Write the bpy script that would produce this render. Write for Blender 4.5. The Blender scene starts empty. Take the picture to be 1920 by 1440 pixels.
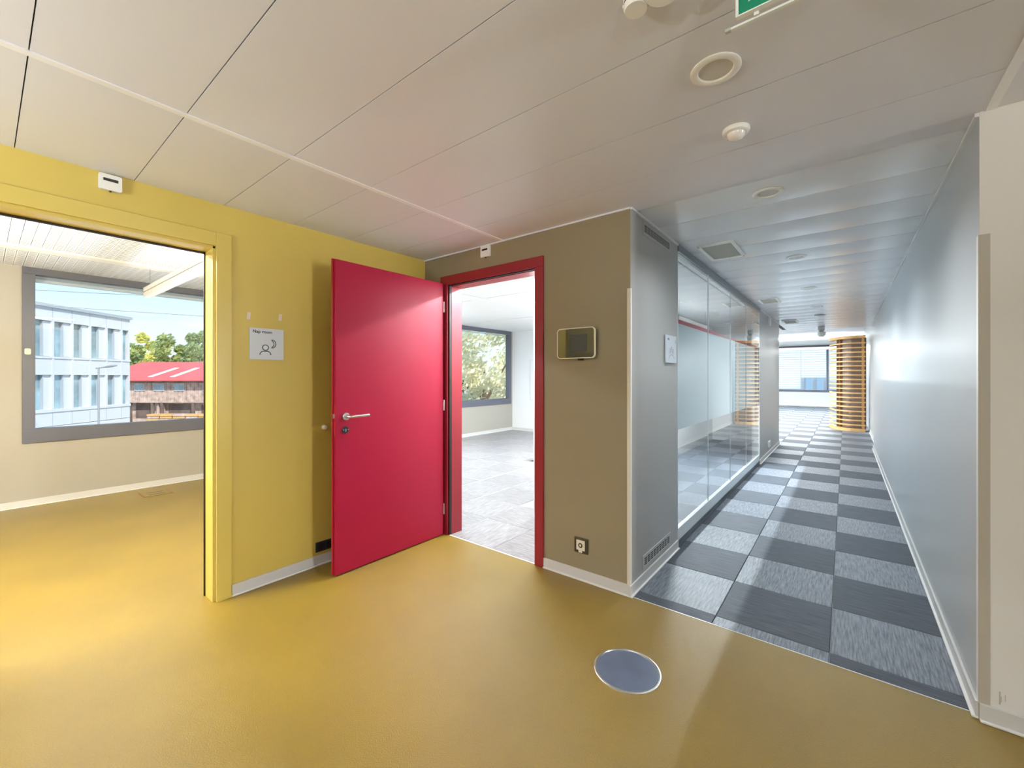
import bpy, bmesh, math, random
from mathutils import Vector, Matrix
random.seed(7)
S = bpy.context.scene
C = S.collection

# ------------------------------------------------------------------ camera
F_PX, VPX, HORIZON = 789.0, 1585.0, 706.0
YAW = math.atan((VPX - 960.0) / F_PX)
cam_d = bpy.data.cameras.new('camera')
cam_d.sensor_fit = 'HORIZONTAL'; cam_d.sensor_width = 36.0
cam_d.lens = 36.0 * F_PX / 1920.0
cam_d.shift_y = -(720.0 - HORIZON) / 1920.0
cam_d.clip_start = 0.05; cam_d.clip_end = 500
cam = bpy.data.objects.new('camera', cam_d); C.objects.link(cam)
cam.location = (0, 0, 1.35); cam.rotation_euler = (math.pi / 2, 0, YAW)
S.camera = cam

# ------------------------------------------------------------------ sky
W = bpy.data.worlds.new('sky'); S.world = W; W.use_nodes = True
wn = W.node_tree.nodes; wl = W.node_tree.links; wn.clear()
wo = wn.new('ShaderNodeOutputWorld'); wb = wn.new('ShaderNodeBackground')
tc = wn.new('ShaderNodeTexCoord'); sx = wn.new('ShaderNodeSeparateXYZ')
ramp = wn.new('ShaderNodeValToRGB'); cl = wn.new('ShaderNodeTexNoise'); cr = wn.new('ShaderNodeValToRGB')
mp = wn.new('ShaderNodeMapping'); mx = wn.new('ShaderNodeMixRGB')
wl.new(tc.outputs['Generated'], sx.inputs[0]); wl.new(sx.outputs['Z'], ramp.inputs[0])
ramp.color_ramp.elements[0].position = 0.0; ramp.color_ramp.elements[0].color = (0.80, 0.90, 0.95, 1)
ramp.color_ramp.elements[1].position = 0.45; ramp.color_ramp.elements[1].color = (0.22, 0.47, 0.82, 1)
e = ramp.color_ramp.elements.new(0.14); e.color = (0.56, 0.78, 0.90, 1)
mp.inputs['Scale'].default_value = (1.0, 1.0, 4.5)
wl.new(tc.outputs['Generated'], mp.inputs[0]); wl.new(mp.outputs[0], cl.inputs['Vector'])
cl.inputs['Scale'].default_value = 3.0; cl.inputs['Detail'].default_value = 5.0
wl.new(cl.outputs['Fac'], cr.inputs[0])
cr.color_ramp.elements[0].position = 0.50; cr.color_ramp.elements[1].position = 0.72
cr.color_ramp.elements[1].color = (0.75, 0.75, 0.75, 1)
wl.new(cr.outputs[0], mx.inputs[0]); wl.new(ramp.outputs[0], mx.inputs[1]); mx.inputs[2].default_value = (0.95, 0.96, 0.96, 1)
wl.new(mx.outputs[0], wb.inputs[0]); wb.inputs[1].default_value = 1.45
wl.new(wb.outputs[0], wo.inputs[0])

# ------------------------------------------------------------------ sun and lamps for window daylight
def lamp(name, kind, loc, direction, energy, color=(1, 1, 1), size=None, size_y=None, parent=None, angle=None):
    d = bpy.data.lights.new(name, kind); d.energy = energy; d.color = color
    if kind == 'AREA':
        d.shape = 'RECTANGLE'; d.size = size; d.size_y = size_y
    if kind == 'SUN' and angle: d.angle = angle
    o = bpy.data.objects.new(name, d); C.objects.link(o); o.location = loc
    o.rotation_euler = Vector(direction).to_track_quat('-Z', 'Y').to_euler()
    if parent: o.parent = parent
    return o
lamp('sun', 'SUN', (0, 0, 30), (-0.68, 0.08, -0.72), 6.0, (1, 0.96, 0.88), angle=0.01)
# area lamps standing in for daylight at unseen windows behind / right of the camera
lamp('daylight_side_window', 'AREA', (6.88, 2.06, 1.62), (-1, 0, 0), 200, (1, 0.98, 0.95), 0.56, 1.6)
lamp('daylight_rear_window', 'AREA', (-0.4, -5.88, 1.62), (0, 1, 0), 60, (0.97, 0.98, 1), 4.4, 1.6)
lamp('fill_far_window', 'AREA', (-3.4, 23.72, 1.75), (0, -1, 0), 65, (0.92, 0.97, 1), 3.5, 1.95)  # panel lamps added outside the far window to whiten its blinds
lamp('fill_far_window', 'AREA', (-0.7, 23.72, 2.02), (0, -1, 0), 27, (0.92, 0.97, 1), 1.85, 1.4)

vs = S.view_settings
vs.view_transform = 'Standard'; vs.look = 'None'; vs.gamma = 1.0; vs.exposure = 0.0
vs.use_curve_mapping = False

# ------------------------------------------------------------------ materials
MATS = {}
def mat(name, col, rough=0.5, metal=0.0, spec=0.5, bump=None, var=None, coat=0.0, emit=None, trans=None):
    """bump=(scale, strength, distance[, stretch]); var=(scale, amount) small colour mottling"""
    m = bpy.data.materials.new(name); m.use_nodes = True; MATS[name] = m
    n = m.node_tree.nodes; l = m.node_tree.links; b = n['Principled BSDF']
    b.inputs['Base Color'].default_value = (*col, 1); b.inputs['Roughness'].default_value = rough
    b.inputs['Metallic'].default_value = metal; b.inputs['Specular IOR Level'].default_value = spec
    b.inputs['Coat Weight'].default_value = coat
    if emit:
        b.inputs['Emission Color'].default_value = (*emit[0], 1); b.inputs['Emission Strength'].default_value = emit[1]
    t = n.new('ShaderNodeTexCoord')
    if bump:
        mpn = n.new('ShaderNodeMapping'); l.new(t.outputs['Object'], mpn.inputs[0])
        if len(bump) > 3: mpn.inputs['Scale'].default_value = bump[3]
        nz = n.new('ShaderNodeTexNoise'); nz.inputs['Scale'].default_value = bump[0]; nz.inputs['Detail'].default_value = 2
        l.new(mpn.outputs[0], nz.inputs['Vector'])
        bp = n.new('ShaderNodeBump'); bp.inputs['Strength'].default_value = bump[1]; bp.inputs['Distance'].default_value = bump[2]
        l.new(nz.outputs['Fac'], bp.inputs['Height']); l.new(bp.outputs[0], b.inputs['Normal'])
    if var:
        nz2 = n.new('ShaderNodeTexNoise'); nz2.inputs['Scale'].default_value = var[0]; nz2.inputs['Detail'].default_value = 4
        l.new(t.outputs['Object'], nz2.inputs['Vector'])
        rp = n.new('ShaderNodeValToRGB'); a = var[1]
        rp.color_ramp.elements[0].position = 0.3; rp.color_ramp.elements[1].position = 0.7
        rp.color_ramp.elements[0].color = (*[max(0, c * (1 - a)) for c in col], 1)
        rp.color_ramp.elements[1].color = (*[min(1, c * (1 + a)) for c in col], 1)
        l.new(nz2.outputs['Fac'], rp.inputs[0]); l.new(rp.outputs[0], b.inputs['Base Color'])
    return m

mat('yellow_paint', (0.60, 0.46, 0.095), 0.42, bump=(220, 0.05, 0.001), var=(1.5, 0.03))
mat('yellow_gloss', (0.62, 0.48, 0.105), 0.22, spec=0.7)
mat('taupe_paint', (0.27, 0.225, 0.14), 0.45, bump=(220, 0.05, 0.001), var=(1.5, 0.03))
mat('taupe_light', (0.38, 0.36, 0.31), 0.5, bump=(200, 0.05, 0.001))
mat('grey_wall', (0.50, 0.52, 0.54), 0.34, bump=(60, 0.04, 0.002, (1, 1, 0.15)))
mat('grey_paint', (0.40, 0.40, 0.385), 0.33, bump=(60, 0.04, 0.002, (1, 1, 0.15)))
mat('white_wall', (0.76, 0.75, 0.73), 0.5, bump=(200, 0.05, 0.001))
mat('plain_white', (0.82, 0.82, 0.81), 0.5)
mat('ceiling_metal', (0.71, 0.725, 0.79), 0.40, spec=0.5, bump=(350, 0.03, 0.0006))
mat('ceiling_metal_corridor', (0.80, 0.81, 0.83), 0.22, spec=1.0)
mat('ceiling_rail', (0.84, 0.85, 0.88), 0.35)
mat('ceiling_void', (0.03, 0.02, 0.02), 0.8)
mat('skirting', (0.62, 0.62, 0.60), 0.35)
mat('skirting_lip', (0.80, 0.80, 0.79), 0.35)
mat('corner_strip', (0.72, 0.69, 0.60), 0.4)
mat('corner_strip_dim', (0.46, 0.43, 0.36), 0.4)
mat('red_door', (0.32, 0.004, 0.030), 0.40, spec=0.3, bump=(180, 0.03, 0.0006))
mat('red_frame_dim', (0.27, 0.010, 0.022), 0.34)  # door red darkened: the frame's dimmer light put into its colour
mat('red_edge', (0.34, 0.01, 0.02), 0.34)
mat('black_seal', (0.012, 0.004, 0.004), 0.6)
mat('brushed_steel', (0.72, 0.71, 0.70), 0.28, metal=1.0)
mat('dark_plate', (0.02, 0.025, 0.035), 0.3)
mat('white_plastic', (0.80, 0.80, 0.77), 0.35)
mat('cream_plastic', (0.80, 0.76, 0.62), 0.4)
mat('black_glass', (0.004, 0.004, 0.006), 0.05, spec=0.8)
mat('black_plastic', (0.01, 0.01, 0.01), 0.35)
mat('lamp_white', (0.85, 0.85, 0.82), 0.3)
mat('lamp_inner', (0.64, 0.62, 0.58), 0.4)
mat('dome_clear', (0.78, 0.76, 0.74), 0.12, spec=0.7)
mat('sign_white', (0.62, 0.68, 0.74), 0.4)
mat('sign_ink', (0.03, 0.035, 0.045), 0.5)
mat('sign_ink_pale', (0.22, 0.22, 0.25), 0.5)
mat('tape', (0.70, 0.60, 0.52), 0.4)
mat('exit_green', (0.005, 0.26, 0.14), 0.35)
mat('exit_white', (0.80, 0.84, 0.82), 0.4)
mat('frame_dark', (0.10, 0.105, 0.135), 0.42)
mat('disc_blue', (0.10, 0.13, 0.20), 0.42, spec=0.6, var=(9, 0.12))
mat('red_film', (0.50, 0.01, 0.03), 0.3)
mat('alu_light', (0.66, 0.72, 0.74), 0.35)
mat('alu_dark', (0.20, 0.23, 0.25), 0.35, metal=0.4)
mat('grille_grey', (0.46, 0.47, 0.46), 0.45)
mat('grille_hole', (0.004, 0.004, 0.010), 0.7)
mat('socket_brown', (0.05, 0.035, 0.015), 0.4)
mat('wood_light', (0.72, 0.42, 0.16), 0.45, var=(6, 0.12))
mat('wood_dark', (0.22, 0.09, 0.03), 0.5, var=(6, 0.15))
mat('wood_panel', (0.27, 0.21, 0.18), 0.5)
mat('pendant_white', (0.80, 0.77, 0.70), 0.4)
mat('pendant_diffuser', (0.9, 0.88, 0.84), 0.4, emit=((1, 0.95, 0.88), 0.35))
mat('speaker_cloth', (0.42, 0.40, 0.33), 0.6)
mat('blind_white', (0.85, 0.86, 0.86), 0.5)
_m = MATS['blind_white'].node_tree; _t = _m.nodes.new('ShaderNodeBsdfTranslucent'); _t.inputs[0].default_value = (0.85, 0.88, 0.9, 1); _x = _m.nodes.new('ShaderNodeMixShader')
_m.links.new(_m.nodes['Principled BSDF'].outputs[0], _x.inputs[1]); _m.links.new(_t.outputs[0], _x.inputs[2]); _m.links.new(_x.outputs[0], _m.nodes['Material Output'].inputs[0])
# outdoors
mat('panel_white', (0.57, 0.59, 0.63), 0.5)
mat('panel_joint', (0.40, 0.44, 0.50), 0.6)
mat('roof_edge', (0.36, 0.40, 0.44), 0.5)
mat('facade_glass', (0.25, 0.36, 0.42), 0.08, spec=0.9, var=(0.6, 0.5))
mat('far_glass', (0.45, 0.62, 0.80), 0.2)
mat('barn_wood', (0.55, 0.40, 0.34), 0.8, var=(2.2, 0.35))
mat('barn_dark', (0.16, 0.11, 0.10), 0.8, var=(1.0, 0.4))
mat('barn_roof', (0.62, 0.10, 0.10), 0.6, var=(0.5, 0.08))
mat('roof_light', (0.85, 0.75, 0.72), 0.5)
mat('post_grey', (0.30, 0.31, 0.34), 0.5)
mat('bark', (0.12, 0.08, 0.05), 0.9)
mat('ground', (0.42, 0.42, 0.40), 0.9, var=(0.3, 0.2))
mat('concrete', (0.5, 0.5, 0.48), 0.8)

def leaf_mat(name, a, b_):
    m = bpy.data.materials.new(name); m.use_nodes = True; MATS[name] = m
    n = m.node_tree.nodes; l = m.node_tree.links; b = n['Principled BSDF']
    t = n.new('ShaderNodeTexCoord'); z = n.new('ShaderNodeTexNoise'); z.inputs['Scale'].default_value = 0.55; z.inputs['Detail'].default_value = 6
    r = n.new('ShaderNodeValToRGB'); r.color_ramp.elements[0].position = 0.35; r.color_ramp.elements[1].position = 0.62
    r.color_ramp.elements[0].color = (*a, 1); r.color_ramp.elements[1].color = (*b_, 1)
    l.new(t.outputs['Object'], z.inputs['Vector']); l.new(z.outputs['Fac'], r.inputs[0]); l.new(r.outputs[0], b.inputs['Base Color'])
    tl = n.new('ShaderNodeBsdfTranslucent'); l.new(r.outputs[0], tl.inputs[0]); mxs = n.new('ShaderNodeMixShader'); mxs.inputs[0].default_value = 0.4
    l.new(b.outputs[0], mxs.inputs[1]); l.new(tl.outputs[0], mxs.inputs[2]); l.new(mxs.outputs[0], n['Material Output'].inputs[0])
    b.inputs['Roughness'].default_value = 0.5
    return m
leaf_mat('leaf_green', (0.22, 0.34, 0.16), (0.50, 0.56, 0.22))
leaf_mat('leaf_yellow', (0.52, 0.58, 0.16), (0.85, 0.76, 0.25))
leaf_mat('leaf_overexposed', (0.72, 0.72, 0.52), (0.92, 0.86, 0.62))  # near-white leaves: the overexposure of the view put into their colour

def glass_mat(name, tint, rough=0.0, refl=1.0):
    m = bpy.data.materials.new(name); m.use_nodes = True; MATS[name] = m
    n = m.node_tree.nodes; l = m.node_tree.links; n.clear()
    o = n.new('ShaderNodeOutputMaterial'); mixn = n.new('ShaderNodeMixShader'); fr = n.new('ShaderNodeFresnel')
    tr = n.new('ShaderNodeBsdfTransparent'); gl = n.new('ShaderNodeBsdfGlossy')
    fr.inputs['IOR'].default_value = 1.5; geo = n.new('ShaderNodeNewGeometry'); inv = n.new('ShaderNodeMath'); inv.operation = 'SUBTRACT'; inv.inputs[0].default_value = 1.0; l.new(geo.outputs['Backfacing'], inv.inputs[1]); mu = n.new('ShaderNodeMath'); mu.operation = 'MULTIPLY'; mu2 = n.new('ShaderNodeMath'); mu2.operation = 'MULTIPLY'; mu2.use_clamp = True; mu2.inputs[1].default_value = refl; l.new(fr.outputs[0], mu.inputs[0]); l.new(inv.outputs[0], mu.inputs[1]); l.new(mu.outputs[0], mu2.inputs[0])
    tr.inputs[0].default_value = (*tint, 1); gl.inputs['Roughness'].default_value = rough
    l.new(mu2.outputs[0], mixn.inputs[0]); l.new(tr.outputs[0], mixn.inputs[1]); l.new(gl.outputs[0], mixn.inputs[2]); l.new(mixn.outputs[0], o.inputs[0])
    return m
glass_mat('clear_glass', (0.97, 0.985, 0.98)); glass_mat('partition_glass', (0.96, 0.98, 0.985), refl=1.7)

def film_mat():
    m = bpy.data.materials.new('frost_film'); m.use_nodes = True; MATS['frost_film'] = m
    n = m.node_tree.nodes; l = m.node_tree.links; n.clear()
    o = n.new('ShaderNodeOutputMaterial'); a = n.new('ShaderNodeBsdfDiffuse'); t = n.new('ShaderNodeBsdfTranslucent'); mxs = n.new('ShaderNodeMixShader')
    a.inputs[0].default_value = (0.78, 0.84, 0.85, 1); t.inputs[0].default_value = (0.80, 0.88, 0.90, 1); mxs.inputs[0].default_value = 0.5
    l.new(a.outputs[0], mxs.inputs[1]); l.new(t.outputs[0], mxs.inputs[2]); l.new(mxs.outputs[0], o.inputs[0])
film_mat()

def floor_weave():
    m = bpy.data.materials.new('yellow_floor'); m.use_nodes = True; MATS['yellow_floor'] = m
    n = m.node_tree.nodes; l = m.node_tree.links; b = n['Principled BSDF']
    t = n.new('ShaderNodeTexCoord')
    big = n.new('ShaderNodeTexNoise'); big.inputs['Scale'].default_value = 1.6; big.inputs['Detail'].default_value = 6
    fine = n.new('ShaderNodeTexNoise'); fine.inputs['Scale'].default_value = 520; fine.inputs['Detail'].default_value = 3
    mpp = n.new('ShaderNodeMapping'); mpp.inputs['Scale'].default_value = (1, 0.35, 1); mpp.inputs['Rotation'].default_value = (0, 0, 0.2)
    r = n.new('ShaderNodeValToRGB'); r.color_ramp.elements[0].position = 0.25; r.color_ramp.elements[1].position = 0.75
    r.color_ramp.elements[0].color = (0.22, 0.140, 0.012, 1); r.color_ramp.elements[1].color = (0.29, 0.188, 0.018, 1)
    l.new(t.outputs['Object'], big.inputs['Vector']); l.new(t.outputs['Object'], mpp.inputs[0]); l.new(mpp.outputs[0], fine.inputs['Vector'])
    l.new(big.outputs['Fac'], r.inputs[0])
    mul = n.new('ShaderNodeMixRGB'); mul.blend_type = 'MULTIPLY'; mul.inputs[0].default_value = 0.6
    r2 = n.new('ShaderNodeValToRGB'); r2.color_ramp.elements[0].color = (0.62, 0.62, 0.62, 1); r2.color_ramp.elements[0].position = 0.35
    r2.color_ramp.elements[1].position = 0.6
    l.new(fine.outputs['Fac'], r2.inputs[0]); l.new(r.outputs[0], mul.inputs[1]); l.new(r2.outputs[0], mul.inputs[2]); l.new(mul.outputs[0], b.inputs['Base Color'])
    bp = n.new('ShaderNodeBump'); bp.inputs['Strength'].default_value = 0.9; bp.inputs['Distance'].default_value = 0.0022
    l.new(fine.outputs['Fac'], bp.inputs['Height']); l.new(bp.outputs[0], b.inputs['Normal'])
    b.inputs['Roughness'].default_value = 0.36; b.inputs['Specular IOR Level'].default_value = 0.3
    b.inputs['Coat Weight'].default_value = 0.4; b.inputs['Coat IOR'].default_value = 1.55; b.inputs['Coat Roughness'].default_value = 0.24; l.new(bp.outputs[0], b.inputs['Coat Normal'])
floor_weave()

def tile_mat(name, a, b_, rough, spec, sx_, sy_, bumps):
    m = bpy.data.materials.new(name); m.use_nodes = True; MATS[name] = m
    n = m.node_tree.nodes; l = m.node_tree.links; b = n['Principled BSDF']
    t = n.new('ShaderNodeTexCoord'); oi = n.new('ShaderNodeObjectInfo'); ad = n.new('ShaderNodeVectorMath'); ad.operation = 'ADD'
    sc = n.new('ShaderNodeVectorMath'); sc.operation = 'SCALE'; sc.inputs['Scale'].default_value = 37.0
    cb = n.new('ShaderNodeCombineXYZ'); l.new(oi.outputs['Random'], cb.inputs[0]); l.new(oi.outputs['Random'], cb.inputs[1])
    l.new(cb.outputs[0], sc.inputs[0]); l.new(t.outputs['Object'], ad.inputs[0]); l.new(sc.outputs[0], ad.inputs[1])
    mpp = n.new('ShaderNodeMapping'); mpp.inputs['Scale'].default_value = (sx_, sy_, 1); l.new(ad.outputs[0], mpp.inputs[0])
    z = n.new('ShaderNodeTexNoise'); z.inputs['Scale'].default_value = 1.0; z.inputs['Detail'].default_value = 4; z.inputs['Roughness'].default_value = 0.65
    l.new(mpp.outputs[0], z.inputs['Vector'])
    r = n.new('ShaderNodeValToRGB'); r.color_ramp.elements[0].position = 0.36; r.color_ramp.elements[1].position = 0.64
    r.color_ramp.elements[0].color = (*a, 1); r.color_ramp.elements[1].color = (*b_, 1)
    l.new(z.outputs['Fac'], r.inputs[0]); l.new(r.outputs[0], b.inputs['Base Color'])
    bp = n.new('ShaderNodeBump'); bp.inputs['Strength'].default_value = bumps; bp.inputs['Distance'].default_value = 0.003
    l.new(z.outputs['Fac'], bp.inputs['Height']); l.new(bp.outputs[0], b.inputs['Normal'])
    b.inputs['Roughness'].default_value = rough; b.inputs['Specular IOR Level'].default_value = spec
# streaks: long along Y on the light tiles, long along X on the dark ones (quarter-turn laid; one carpet, its sheen put into the tints)
tile_mat('tile_light', (0.075, 0.088, 0.11), (0.23, 0.26, 0.30), 0.42, 0.6, 130, 9, 0.9)
tile_mat('tile_dark', (0.045, 0.054, 0.068), (0.095, 0.11, 0.13), 0.6, 0.35, 6, 110, 0.35)
tile_mat('tile_room_a', (0.20, 0.19, 0.19), (0.34, 0.33, 0.33), 0.38, 0.7, 70, 8, 0.4)
tile_mat('tile_room_b', (0.18, 0.17, 0.17), (0.31, 0.30, 0.30), 0.40, 0.7, 8, 70, 0.4)

def perforated(name):
    m = bpy.data.materials.new(name); m.use_nodes = True; MATS[name] = m
    n = m.node_tree.nodes; l = m.node_tree.links; b = n['Principled BSDF']
    t = n.new('ShaderNodeTexCoord'); br = n.new('ShaderNodeTexBrick')
    sp = n.new('ShaderNodeSeparateXYZ'); l.new(t.outputs['Object'], sp.inputs[0])
    # slot rows every 52 mm along X, slot spans the middle of the strip (local Y)
    a = n.new('ShaderNodeMath'); a.operation = 'MULTIPLY'; a.inputs[1].default_value = 1 / 0.052; l.new(sp.outputs['X'], a.inputs[0])
    fr = n.new('ShaderNodeMath'); fr.operation = 'FRACT'; l.new(a.outputs[0], fr.inputs[0])
    lt = n.new('ShaderNodeMath'); lt.operation = 'LESS_THAN'; lt.inputs[1].default_value = 0.30; l.new(fr.outputs[0], lt.inputs[0])
    ab = n.new('ShaderNodeMath'); ab.operation = 'ABSOLUTE'; l.new(sp.outputs['Y'], ab.inputs[0])
    l2 = n.new('ShaderNodeMath'); l2.operation = 'LESS_THAN'; l2.inputs[1].default_value = 0.024; l.new(ab.outputs[0], l2.inputs[0])
    mu = n.new('ShaderNodeMath'); mu.operation = 'MULTIPLY'; l.new(lt.outputs[0], mu.inputs[0]); l.new(l2.outputs[0], mu.inputs[1])
    mi = n.new('ShaderNodeMixRGB'); mi.inputs[1].default_value = (0.88, 0.88, 0.88, 1); mi.inputs[2].default_value = (0.20, 0.19, 0.19, 1)
    l.new(mu.outputs[0], mi.inputs[0]); l.new(mi.outputs[0], b.inputs['Base Color']); b.inputs['Roughness'].default_value = 0.4
    n.remove(br)
perforated('perforated_metal')

# ------------------------------------------------------------------ mesh helpers
def bm_box(bm, x0, x1, y0, y1, z0, z1):
    v = [bm.verts.new(p) for p in ((x0, y0, z0), (x1, y0, z0), (x1, y1, z0), (x0, y1, z0), (x0, y0, z1), (x1, y0, z1), (x1, y1, z1), (x0, y1, z1))]
    for f in ((3, 2, 1, 0), (4, 5, 6, 7), (0, 1, 5, 4), (1, 2, 6, 5), (2, 3, 7, 6), (3, 0, 4, 7)): bm.faces.new([v[i] for i in f])
def frame_of(d):
    d = d.normalized(); up = Vector((0, 0, 1)) if abs(d.z) < 0.95 else Vector((1, 0, 0))
    a = d.cross(up).normalized(); return a, a.cross(d).normalized()
def bm_tube(bm, pts, r, n=10, caps=True):
    rings = []
    for i, p in enumerate(pts):
        p = Vector(p); q = Vector(pts[min(i + 1, len(pts) - 1)]) - Vector(pts[max(i - 1, 0)])
        a, b = frame_of(q); rr = r[i] if isinstance(r, (list, tuple)) else r
        rings.append([bm.verts.new(p + (a * math.cos(2 * math.pi * k / n) + b * math.sin(2 * math.pi * k / n)) * rr) for k in range(n)])
    for i in range(len(rings) - 1):
        for k in range(n): bm.faces.new((rings[i][k], rings[i][(k + 1) % n], rings[i + 1][(k + 1) % n], rings[i + 1][k]))
    if caps: bm.faces.new(rings[0][::-1]); bm.faces.new(rings[-1])
def bm_lathe(bm, prof, n=40, axis='Z', org=(0, 0, 0)):
    """prof: list of (radius, height) along +axis"""
    org = Vector(org); A = {'Z': (Vector((1, 0, 0)), Vector((0, 1, 0)), Vector((0, 0, 1))),
                            'X': (Vector((0, 1, 0)), Vector((0, 0, 1)), Vector((1, 0, 0))),
                            'Y': (Vector((0, 0, 1)), Vector((1, 0, 0)), Vector((0, 1, 0)))}[axis]
    rings = []
    for r, h in prof:
        if r < 1e-6: rings.append([bm.verts.new(org + A[2] * h)])
        else: rings.append([bm.verts.new(org + A[0] * (r * math.cos(2 * math.pi * k / n)) + A[1] * (r * math.sin(2 * math.pi * k / n)) + A[2] * h) for k in range(n)])
    for i in range(len(rings) - 1):
        a, b = rings[i], rings[i + 1]
        for k in range(n):
            k2 = (k + 1) % n
            if len(a) == 1 and len(b) == 1: continue
            if len(a) == 1: bm.faces.new((a[0], b[k2], b[k]))
            elif len(b) == 1: bm.faces.new((a[k], a[k2], b[0]))
            else: bm.faces.new((a[k], a[k2], b[k2], b[k]))
def rrect(w, h, r, n=6):
    pts = []
    for cx, cy, a0 in ((w / 2 - r, h / 2 - r, 0), (-w / 2 + r, h / 2 - r, 90), (-w / 2 + r, -h / 2 + r, 180), (w / 2 - r, -h / 2 + r, 270)):
        for i in range(n + 1):
            a = math.radians(a0 + 90 * i / n); pts.append((cx + r * math.cos(a), cy + r * math.sin(a)))
    return pts
def bm_prism(bm, pts3, off):
    """polygon (3-D points) extruded by vector off"""
    off = Vector(off); a = [bm.verts.new(p) for p in pts3]; b = [bm.verts.new(Vector(p) + off) for p in pts3]; n = len(a)
    try: bm.faces.new(a[::-1]); bm.faces.new(b)
    except ValueError: pass
    for i in range(n): bm.faces.new((a[i], a[(i + 1) % n], b[(i + 1) % n], b[i]))
def bm_ring_prism(bm, outer, inner, off):
    off = Vector(off); n = len(outer)
    o0 = [bm.verts.new(p) for p in outer]; i0 = [bm.verts.new(p) for p in inner]
    o1 = [bm.verts.new(Vector(p) + off) for p in outer]; i1 = [bm.verts.new(Vector(p) + off) for p in inner]
    for k in range(n):
        j = (k + 1) % n
        bm.faces.new((o0[k], o0[j], o1[j], o1[k])); bm.faces.new((i0[j], i0[k], i1[k], i1[j]))
        bm.faces.new((o1[k], o1[j], i1[j], i1[k])); bm.faces.new((o0[j], o0[k], i0[k], i0[j]))
def finish(bm, name):
    bmesh.ops.recalc_face_normals(bm, faces=bm.faces); me = bpy.data.meshes.new(name); bm.to_mesh(me); bm.free(); return me
def link(name, me, m, parent=None, smooth=False, bevel=0.0, loc=None):
    o = bpy.data.objects.new(name, me); C.objects.link(o)
    if m and not me.materials: me.materials.append(MATS[m])
    if parent is not None: o.parent = parent
    if loc is not None: o.location = loc
    if smooth:
        for p in me.polygons: p.use_smooth = True
    if bevel:
        b = o.modifiers.new('bevel', 'BEVEL'); b.width = bevel; b.segments = 2; b.limit_method = 'ANGLE'
    return o
def obj(name, bm, m, parent=None, smooth=False, bevel=0.0): return link(name, finish(bm, name), m, parent, smooth, bevel)
def boxes(name, bl, m, parent=None, bevel=0.0):
    bm = bmesh.new()
    for b in bl: bm_box(bm, *b)
    return obj(name, bm, m, parent, bevel=bevel)
def lathe(name, prof, m, parent=None, axis='Z', org=(0, 0, 0), n=40, smooth=True):
    bm = bmesh.new(); bm_lathe(bm, prof, n, axis, org); o = obj(name, bm, m, parent, smooth)
    if smooth:
        s = o.modifiers.new('split', 'EDGE_SPLIT'); s.split_angle = math.radians(35)
    return o
def tube(name, pts, r, m, parent=None, n=10):
    bm = bmesh.new(); bm_tube(bm, pts, r, n); o = obj(name, bm, m, parent, True)
    s = o.modifiers.new('split', 'EDGE_SPLIT'); s.split_angle = math.radians(50); return o
def tag(o, label=None, cat=None, group=None, kind=None):
    if label: o['label'] = label
    if cat: o['category'] = cat
    if group: o['group'] = group
    if kind: o['kind'] = kind
    return o
def empty(name, loc=(0, 0, 0)):
    o = bpy.data.objects.new(name, None); C.objects.link(o); o.location = loc; o.empty_display_size = 0.1; return o
def struct(o, label): return tag(o, label, kind='structure')
def at(o, loc):
    """parent of world-coordinate children: keep children where they are although the parent sits at loc"""
    o.location = loc; return o
def thing(name, loc, label, cat, group=None):
    o = empty(name, loc); tag(o, label, cat, group); return o
def adopt(child, parent):
    """child built in world coordinates -> parent at parent.location"""
    child.parent = parent; child.matrix_parent_inverse = Matrix.Translation(parent.location).inverted(); return child

# ------------------------------------------------------------------ main dimensions (metres)
XL = -2.96          # yellow wall
YT = 2.478          # taupe wall with the red door
XC = -1.035         # corridor left side
XR = 0.413          # corridor right wall
YW = 2.44           # white wall right of the corridor mouth
H = 2.39            # hall / corridor ceiling
XF = -6.66          # facade with the windows
HR = 2.488          # ceiling of the side rooms
YB = 8.42           # back wall of the room behind the red door
YF = 23.4           # far facade

# ================================================================== STRUCTURE
# ---- floors
fl = boxes('floor', [(XF, 7.0, -6.0, YT, -0.25, 0.0)], 'yellow_floor')
struct(fl, 'yellow woven floor covering of the hall and the nap room')
fs = boxes('floor_slab', [(XF - 0.3, 7.2, YT, YF + 0.3, -0.25, -0.008)], 'concrete'); struct(fs, 'bare screed under the carpet tiles')
# corridor and far room carpet tiles
T = 0.5125
cols_c = [(XC, -0.573), (-0.573, -0.060), (-0.060, XR)]
tile_cache = {}
def tile(x0, x1, y0, y1, m, parent, z=0.0, name='carpet_tile'):
    g = 0.0012; key = (round(x1 - x0, 4), round(y1 - y0, 4), m)
    if key not in tile_cache:
        bm = bmesh.new(); w, d = (x1 - x0) / 2 - g, (y1 - y0) / 2 - g; b = 0.003
        v0 = [bm.verts.new(p) for p in ((-w, -d, -0.008), (w, -d, -0.008), (w, d, -0.008), (-w, d, -0.008))]
        v1 = [bm.verts.new(p) for p in ((-w, -d, -b), (w, -d, -b), (w, d, -b), (-w, d, -b))]
        v2 = [bm.verts.new(p) for p in ((-w + b, -d + b, 0), (w - b, -d + b, 0), (w - b, d - b, 0), (-w + b, d - b, 0))]
        for i in range(4):
            j = (i + 1) % 4; bm.faces.new((v0[i], v0[j], v1[j], v1[i])); bm.faces.new((v1[i], v1[j], v2[j], v2[i]))
        bm.faces.new(v2)
        me = finish(bm, 'carpet_tile'); me.materials.append(MATS[m]); tile_cache[key] = me
    o = bpy.data.objects.new(name, tile_cache[key]); C.objects.link(o); o.location = ((x0 + x1) / 2, (y0 + y1) / 2, z); o.parent = parent
    return o
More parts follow.
